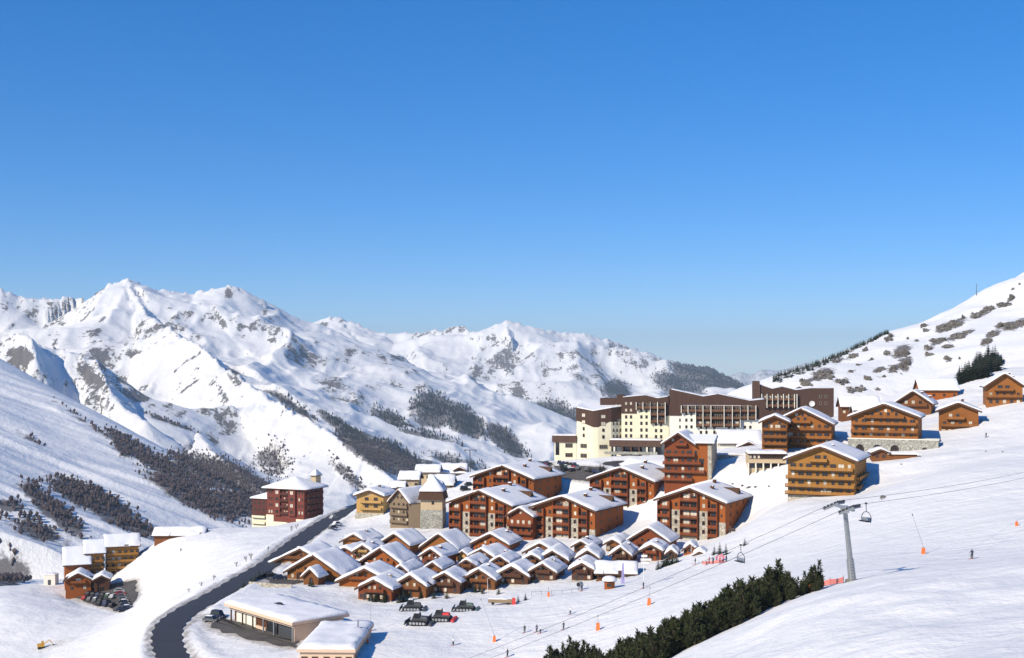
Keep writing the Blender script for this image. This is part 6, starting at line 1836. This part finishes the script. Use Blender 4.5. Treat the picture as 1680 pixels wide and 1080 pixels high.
lance(811, 1053, 'snow lance with orange pad below the groomers, thin mast leaning back', 8.5, -.36)
lance(1065, 993, 'snow lance with orange pad below the direction sign', 2.5, .1, 1.15)
lance(1515, 909, 'snow lance with orange pad and leaning mast uphill of the pylon', 6.5, -.3, .9)
lance(1668, 863, 'red padded piste marker highest on the ski slope', 0, 0, .7)
lance(981, 1034, 'tall red padded snow gun post beside the pine thicket', 1.5, 0, 1.2)
lance(900, 979, 'small red padded post beside the safety rope of the village', 1.0, 0, .9)
lance(608, 1035, 'orange padded lance beside the depot, tall mast upright', 7.0, 0, .8)
lance(603, 1056, 'second orange padded post just below the tall lance by the depot', 2.5, 0, .7)
lance(583, 1079, 'orange padded post at the corner of the depot roof', 2.5, 0, .6)

# ------------------------------------------------------------------ skiers
def person_mesh():
    V = [(0, 0, .92), (0, -.02, 1.12), (0, .02, 1.38), (0, .04, 1.52), (0, .06, 1.66), (0, .06, 1.76),
         (.12, 0, .88), (.15, .10, .50), (.15, .02, .10), (.15, .16, .04), (-.12, 0, .88), (-.15, .12, .50), (-.15, .02, .10), (-.15, .16, .04),
         (.20, .02, 1.40), (.32, .05, 1.16), (.30, .27, 1.02), (.30, .34, .99), (-.20, .02, 1.40), (-.32, .05, 1.16), (-.30, .27, 1.02), (-.30, .34, .99)]
    E = [(0,1),(1,2),(2,3),(3,4),(4,5),(0,6),(6,7),(7,8),(8,9),(0,10),(10,11),(11,12),(12,13),(2,14),(14,15),(15,16),(16,17),(2,18),(18,19),(19,20),(20,21)]
    rad = [.15,.14,.16,.07,.11,.09,.11,.085,.065,.055,.11,.085,.065,.055,.085,.065,.05,.05,.085,.065,.05,.05]
    me = bpy.data.meshes.new('person'); me.from_pydata(V, E, [])
    o = bpy.data.objects.new('tmp_person', me); COL.objects.link(o)
    md = o.modifiers.new('s', 'SKIN'); sb = o.modifiers.new('u', 'SUBSURF'); sb.levels = sb.render_levels = 1
    for i, v in enumerate(me.skin_vertices[0].data):
        v.radius = (rad[i], rad[i]); v.use_root = i == 0
    dg = bpy.context.evaluated_depsgraph_get(); ev = o.evaluated_get(dg)
    res = bpy.data.meshes.new_from_object(ev); bpy.data.objects.remove(o); bpy.data.meshes.remove(me)
    return res
BODY = person_mesh()
def skier(px, py, rz, jacket, trousers, label, skis=True, poles=True):
    q = hit(px, py)
    if q is None: return
    o = link('person', None, loc=q, rz=rz)
    k = ('body', jacket, trousers)
    if k not in _cache:
        me = BODY.copy(); me.name = 'body'
        for m in (M[jacket], M[trousers], M['helmet'], M['skin'], M['rubber']): me.materials.append(m)
        for p in me.polygons:
            z = p.center.z; p.material_index = 4 if z < .16 else 1 if z < .93 else 3 if (z > 1.5 and z < 1.68 and p.center.y > .1) else 2 if z > 1.6 else 0
            p.use_smooth = True
        _cache[k] = me
    link('body', _cache[k], o)
    if skis:
        for s in (-.15, .15): MB().box(s - .045, s + .045, -.75, .85, -.005, .025).build('ski', M['redfab' if jacket != 'redfab' else 'steel_dark'], o)
    if poles:
        for s in (-.32, .32): MB().tube((s, .34, 1.05), (s * 1.4, -.05, .0), .014, .014, 5).build('ski_pole', M['steel_dark'], o)
    tag(o, label, 'person', 'skiers on the piste')
M['helmet'] = simple('helmet', (.05, .05, .06), .4, .1, 2); M['skin'] = simple('skin', (.55, .34, .24), .6, .05, 3)
M['jk_black'] = simple('black_jacket', (.02, .02, .025), .7, .1, 3); M['jk_navy'] = simple('navy_jacket', (.03, .04, .10), .7, .1, 3); M['jk_white'] = simple('white_jacket', (.7, .7, .7), .7, .05, 3); M['jk_pink'] = simple('pink_jacket', (.75, .12, .25), .7, .08, 3)
for px, py, rz, j, t, lab in [
    (861, 1038, 2.4, 'jk_black', 'jk_black', 'crouching skier in black on the open piste, last of the small line'),
    (881, 1037, 2.2, 'jk_navy', 'jk_black', 'skier in navy beside a skier in a white jacket'),
    (887, 1039, 2.0, 'jk_white', 'jk_black', 'skier in white jacket and black trousers beside a navy skier'),
    (925, 1033, 2.2, 'jk_black', 'jk_navy', 'skier in black jacket and dark blue trousers alone mid-piste'),
    (936, 1008, 2.2, 'jk_white', 'jk_navy', 'skier in white jacket gliding past the village edge'),
    (1595, 917, 2.0, 'jk_navy', 'jk_black', 'lone skier high on the slope near the leaning snow lance'),
    (744, 1059, 2.2, 'jk_white', 'jk_black', 'skier in white below the parked groomers'),
    (833, 1078, 2.2, 'jk_black', 'jk_black', 'skier in black at the lower rim of the piste'),
    (1056, 966, 1.8, 'jk_navy', 'jk_black', 'skier standing at the foot of the direction sign'),
    (1141, 926, 1.5, 'jk_black', 'jk_black', 'skier in black waiting beside the lamp post'),
    (1164, 924, 1.2, 'redfab', 'jk_black', 'skier in red jacket in the lift queue'), (1170, 925, 2.6, 'jk_navy', 'jk_black', 'skier in navy jacket in the lift queue'),
    (1176, 923, .6, 'jk_pink', 'jk_black', 'skier in pink jacket in the lift queue by the firs'), (1181, 925, 3.1, 'redfab', 'jk_navy', 'skier in red jacket and blue trousers in the queue'),
    (1187, 923, 2.0, 'jk_pink', 'jk_navy', 'skier in pink jacket and blue trousers in the queue'), (1160, 927, 2.0, 'jk_white', 'jk_black', 'skier in white jacket at the end of the lift queue'),
    (1192, 922, 1.0, 'jk_black', 'jk_navy', 'skier in black at the head of the lift queue'),
    (1618, 718, 2.0, 'jk_black', 'jk_black', 'person in black walking below the brown chalets'), (955, 970, 1.0, 'jk_navy', 'jk_black', 'person in navy pushing the snow machine by the safety rope')]:
    skier(px, py, rz, j, t, lab)

# ------------------------------------------------------------------ signs, banners, fences, lamps, little firs
def sign():
    q = hit(1056, 962); o = empty('direction_sign', q); tag(o, 'tall white post with stacked piste direction boards beside the restaurant', 'sign')
    MB().tube((0, 0, -.3), (0, 0, 8.2), .09, .07, 6).build('post', M['white'], o)
    for z, x0, x1 in ((7.6, -.6, .9), (6.7, -.8, 1.9), (5.9, -.6, 1.3)): MB().box(x0, x1, -.14, -.09, z - .28, z + .28).build('board', M['white'], o)
sign()
def flag():
    q = hit(1022, 958); o = empty('banner_flag', q); tag(o, 'tall violet tapering banner beside the round kiosk', 'banner')
    MB().tube((0, .1, -.2), (0, .1, 5.6), .05, .04, 6).build('pole', M['steel'], o)
    mb = MB(); n = 8; v = []
    for i in range(n + 1):
        t = i / n; w = .95 - .6 * t; sway = .12 * math.sin(t * 5); v += [(-w * .55, sway, .1 + 5.3 * t), (w * .55, sway + .08, .1 + 5.3 * t)]
    mb.add(v, [(2*i, 2*i+1, 2*i+3, 2*i+2) for i in range(n)]); mb.build('fabric', M['purple'], o)
flag()
for px, py, lab in [(1134, 921, 'lamp post beside the orange ski school hut'), (800, 974, 'lamp post in front of the middle front-row cabins')]:
    q = hit(px, py); o = empty('lamp_post', q); tag(o, lab, 'lamp post', 'lamp posts')
    MB().tube((0, 0, -.3), (0, 0, 4.2), .07, .05, 6).tube((0, 0, 4.15), (.7, 0, 4.35), .045, .04, 5).build('pole', M['white'], o)
    MB().box(.5, .95, -.12, .12, 4.28, 4.42).build('lamp_head', M['steel'], o)
def net(name, pxs, h, mat, label, cat, group=None):
    o = None; P_ = [hit(*p) for p in pxs]; c = P_[0]
    root = empty(name, c); tag(root, label, cat, group)
    for k, p in enumerate(P_): MB().tube(p - c + Vector((0, 0, -.3)), p - c + Vector((0, 0, h + .15)), .045, .04, 5).build('post', M['steel_dark'], root)
    for a, b in zip(P_[:-1], P_[1:]):
        a, b = a - c, b - c; mb = MB(); n = 6
        v = []
        for i in range(n + 1):
            q = a.lerp(b, i / n); sag = .15 * math.sin(math.pi * i / n); v += [(q.x, q.y, q.z + .08), (q.x, q.y + .02, q.z + h - sag)]
        mb.add(v, [(2*i, 2*i+2, 2*i+3, 2*i+1) for i in range(n)]); mb.build('netting', M[mat], root)
M['net'] = simple('faded_red_netting', (.75, .25, .22), .8, .15, 2)
net('safety_net', [(1322, 972), (1340, 964), (1362, 960), (1384, 957)], 1.0, 'net', 'faded red safety net between the pine thicket and the pylon', 'safety net')
net('queue_banner', [(1152, 926), (1163, 925.5), (1175, 924.5), (1188, 923)], 0.85, 'net', 'faded red banner fence in front of the lift queue', 'banner')
q = hit(1326, 973)
o = link('safety_pad', MB().hexa([(-.5, -.3, -.2), (.5, -.3, -.2), (.5, .3, -.2), (-.5, .3, -.2)], [(-.4, -.25, 1.3), (.4, -.25, 1.3), (.4, .25, 1.3), (-.4, .25, 1.3)]).mesh('safety_pad', M['orange']), loc=q); tag(o, 'orange pad at the end of the safety net by the pines', 'safety pad')
def tent():
    q = hit(1183, 921); o = empty('queue_tent', q, .3); o.scale = (.7, .7, .75); tag(o, 'pink peaked tent beside the little firs at the lift queue', 'tent')
    M['pink'] = simple('pink_fabric', (.72, .30, .34), .7, .08, 2)
    for x in (-1.3, 1.3):
        for y in (-1.3, 1.3): MB().tube((x, y, 0), (x, y, 1.6), .04, .04, 5).build('leg', M['steel'], o)
    MB().add([(-1.4, -1.4, 1.6), (1.4, -1.4, 1.6), (1.4, 1.4, 1.6), (-1.4, 1.4, 1.6), (0, 0, 2.7)], [(0, 1, 4), (1, 2, 4), (2, 3, 4), (3, 0, 4)]).build('canopy', M['pink'], o)
tent()
def rope_fence():
    P_ = [hit(x, y) for x, y in ((872, 977), (888, 976.5), (905, 976), (922, 975), (938, 973.5), (952, 971.5))]; c = P_[0]
    root = empty('rope_fence', c); tag(root, 'thin rope fence on stakes between village and piste', 'fence')
    for p in P_: MB().tube(p - c + Vector((0, 0, -.2)), p - c + Vector((0, 0, 1.1)), .04, .04, 5).build('stake', M['steel_dark'], root)
    for a, b in zip(P_[:-1], P_[1:]): MB().tube(a - c + Vector((0, 0, 1)), b - c + Vector((0, 0, 1)), .03, .03, 4).build('rope', M['steel_dark'], root)
rope_fence()
def snow_machine():
    q = hit(951, 968); o = empty('snow_cannon', q, 2.6); tag(o, 'grey fan snow cannon standing at the end of the rope fence', 'snow cannon')
    MB().tube((0, -.7, 1.35), (0, .7, 1.5), .75, .62, 14).build('barrel', M['steel'], o)
    MB().tube((0, .7, 1.5), (0, .74, 1.505), .55, .55, 14).build('fan_mouth', M['rubber'], o)
    for s in (-.7, .7): MB().tube((s, -.5, 0), (0, 0, 1.2), .07, .07, 5).build('leg', M['steel_dark'], o)
    MB().tube((0, .9, 0), (0, 0, 1.2), .07, .07, 5).build('leg', M['steel_dark'], o)
snow_machine()
# little firs and bushes in the village
rnd = random.Random(21)
for i, (px, py, s) in enumerate([(1172, 910, .42), (1181, 909, .5), (1191, 910, .48), (662, 987, .55), (672, 985, .5), (655, 989, .45), (690, 982, .35), (712, 982, .4), (733, 982, .4), (640, 985, .5), (630, 988, .55), (617, 987, .6), (608, 986, .5),
                                 (508, 962, .35), (513, 963, .4), (818, 975, .35), (780, 972, .45), (787, 971, .4), (862, 985, .32), (850, 988, .3), (748, 973, .4), (792, 974, .35), (1088, 930, .6), (1093, 928, .55), (1098, 927, .6), (1104, 925, .5), (1110, 923, .45), (1080, 934, .45),
                                 (1222, 895, .35), (985, 772, .45), (990, 770, .4), (983, 776, .5), (412, 958, .4), (425, 950, .45), (418, 954, .4), (432, 947, .35), (400, 964, .35)]):
    q = hit(px, py)
    if q is None: continue
    tm, cm = SPR[i % 4]
    place = 'beside the lift queue' if px > 1160 and px < 1200 else 'along the road above the garage' if px < 440 else 'beside the hotel car park' if 980 < px < 995 else 'below the ski school huts' if 1075 < px < 1115 else 'in front of the village cabins'
    tree('young_fir', tm, cm, (q.x, q.y, q.z - .15), rnd.uniform(0, 6.28), (s * 1.25, s * 1.25, s), 'small dark fir ' + place, 'young firs around the village', 'fir tree')
def bare_bush(px, py, h, label, group, seed):
    q = hit(px, py)
    if q is None: return
    rnd = random.Random(seed); mb = MB(); tr = MB(); tr.tube((0, 0, -.2), (0, 0, h * .3), .06, .05, 5)
    def br(p, d, l, r, k):
        e = p + d * l; mb.tube(p, e, r, r * .6, 4, caps=False)
        if k:
            for _ in range(3):
                nd = (d + Vector((rnd.uniform(-.6, .6), rnd.uniform(-.6, .6), rnd.uniform(-.1, .5)))).normalized(); br(p + d * l * rnd.uniform(.5, 1), nd, l * .62, r * .6, k - 1)
    for _ in range(5): br(Vector((0, 0, 0)), Vector((rnd.uniform(-.5, .5), rnd.uniform(-.5, .5), 1)).normalized(), h * .42, .035, 3)
    o = empty('bare_shrub', q); tag(o, label, 'shrub', group); tr.build('stem', M['bark'], o); mb.build('twigs', M['bark'], o)
for i, (px, py, h) in enumerate([(412, 920, 3.2), (404, 922, 2.4), (350, 952, 2.2), (330, 962, 1.8), (478, 872, 3.0), (296, 905, 1.8), (388, 930, 2.0), (486, 868, 2.4), (310, 972, 1.6), (440, 905, 2.0)]):
    bare_bush(px, py, h, 'leafless grey shrub on the snow slope beside the road', 'leafless shrubs beside the road', 60 + i)
# yellow digger half buried at the lower left
def digger():
    q = hit(68, 1064); o = empty('excavator', q, .4); o.scale = (.8, .8, .8); tag(o, 'yellow excavator working in dug snow at the foot of the slope', 'excavator')
    M['yellow'] = simple('yellow_paint', (.62, .34, .05), .5, .15, 2)
    for s in (-.8, .8): MB().hexa([(-1.5, s - .25, 0), (1.5, s - .25, 0), (1.5, s + .25, 0), (-1.5, s + .25, 0)], [(-1.2, s - .25, .75), (1.2, s - .25, .75), (1.2, s + .25, .75), (-1.2, s + .25, .75)]).build('track', M['rubber'], o)
    MB().box(-1.6, .9, -1.0, 1.0, .8, 1.9).build('body', M['yellow'], o)
    c = MB().hexa([(-.1, .0, 1.9), (1.1, .0, .9), (1.1, .95, .9), (-.1, .95, 1.9)], [(0, .05, 2.9), (.9, .05, 2.8), (.9, .9, 2.8), (0, .9, 2.9)]).build('cab', M['yellow'], o)
    MB().quad((1.02, .1, 1.6), (1.02, .85, 1.6), (.93, .82, 2.7), (.93, .13, 2.7)).build('windscreen', M['glass'], c)
    a = MB().tube((.8, -.4, 1.6), (3.0, -.4, 3.4), .22, .18, 6).build('boom', M['yellow'], o); MB().tube((3.0, -.4, 3.4), (4.4, -.4, 1.4), .17, .13, 6).build('stick', M['yellow'], o)
    MB().hexa([(4.2, -.9, .7), (5.0, -.9, .9), (5.0, .1, .9), (4.2, .1, .7)], [(4.2, -.9, 1.5), (4.6, -.9, 1.5), (4.6, .1, 1.5), (4.2, .1, 1.5)]).build('bucket', M['steel_dark'], o)
digger()
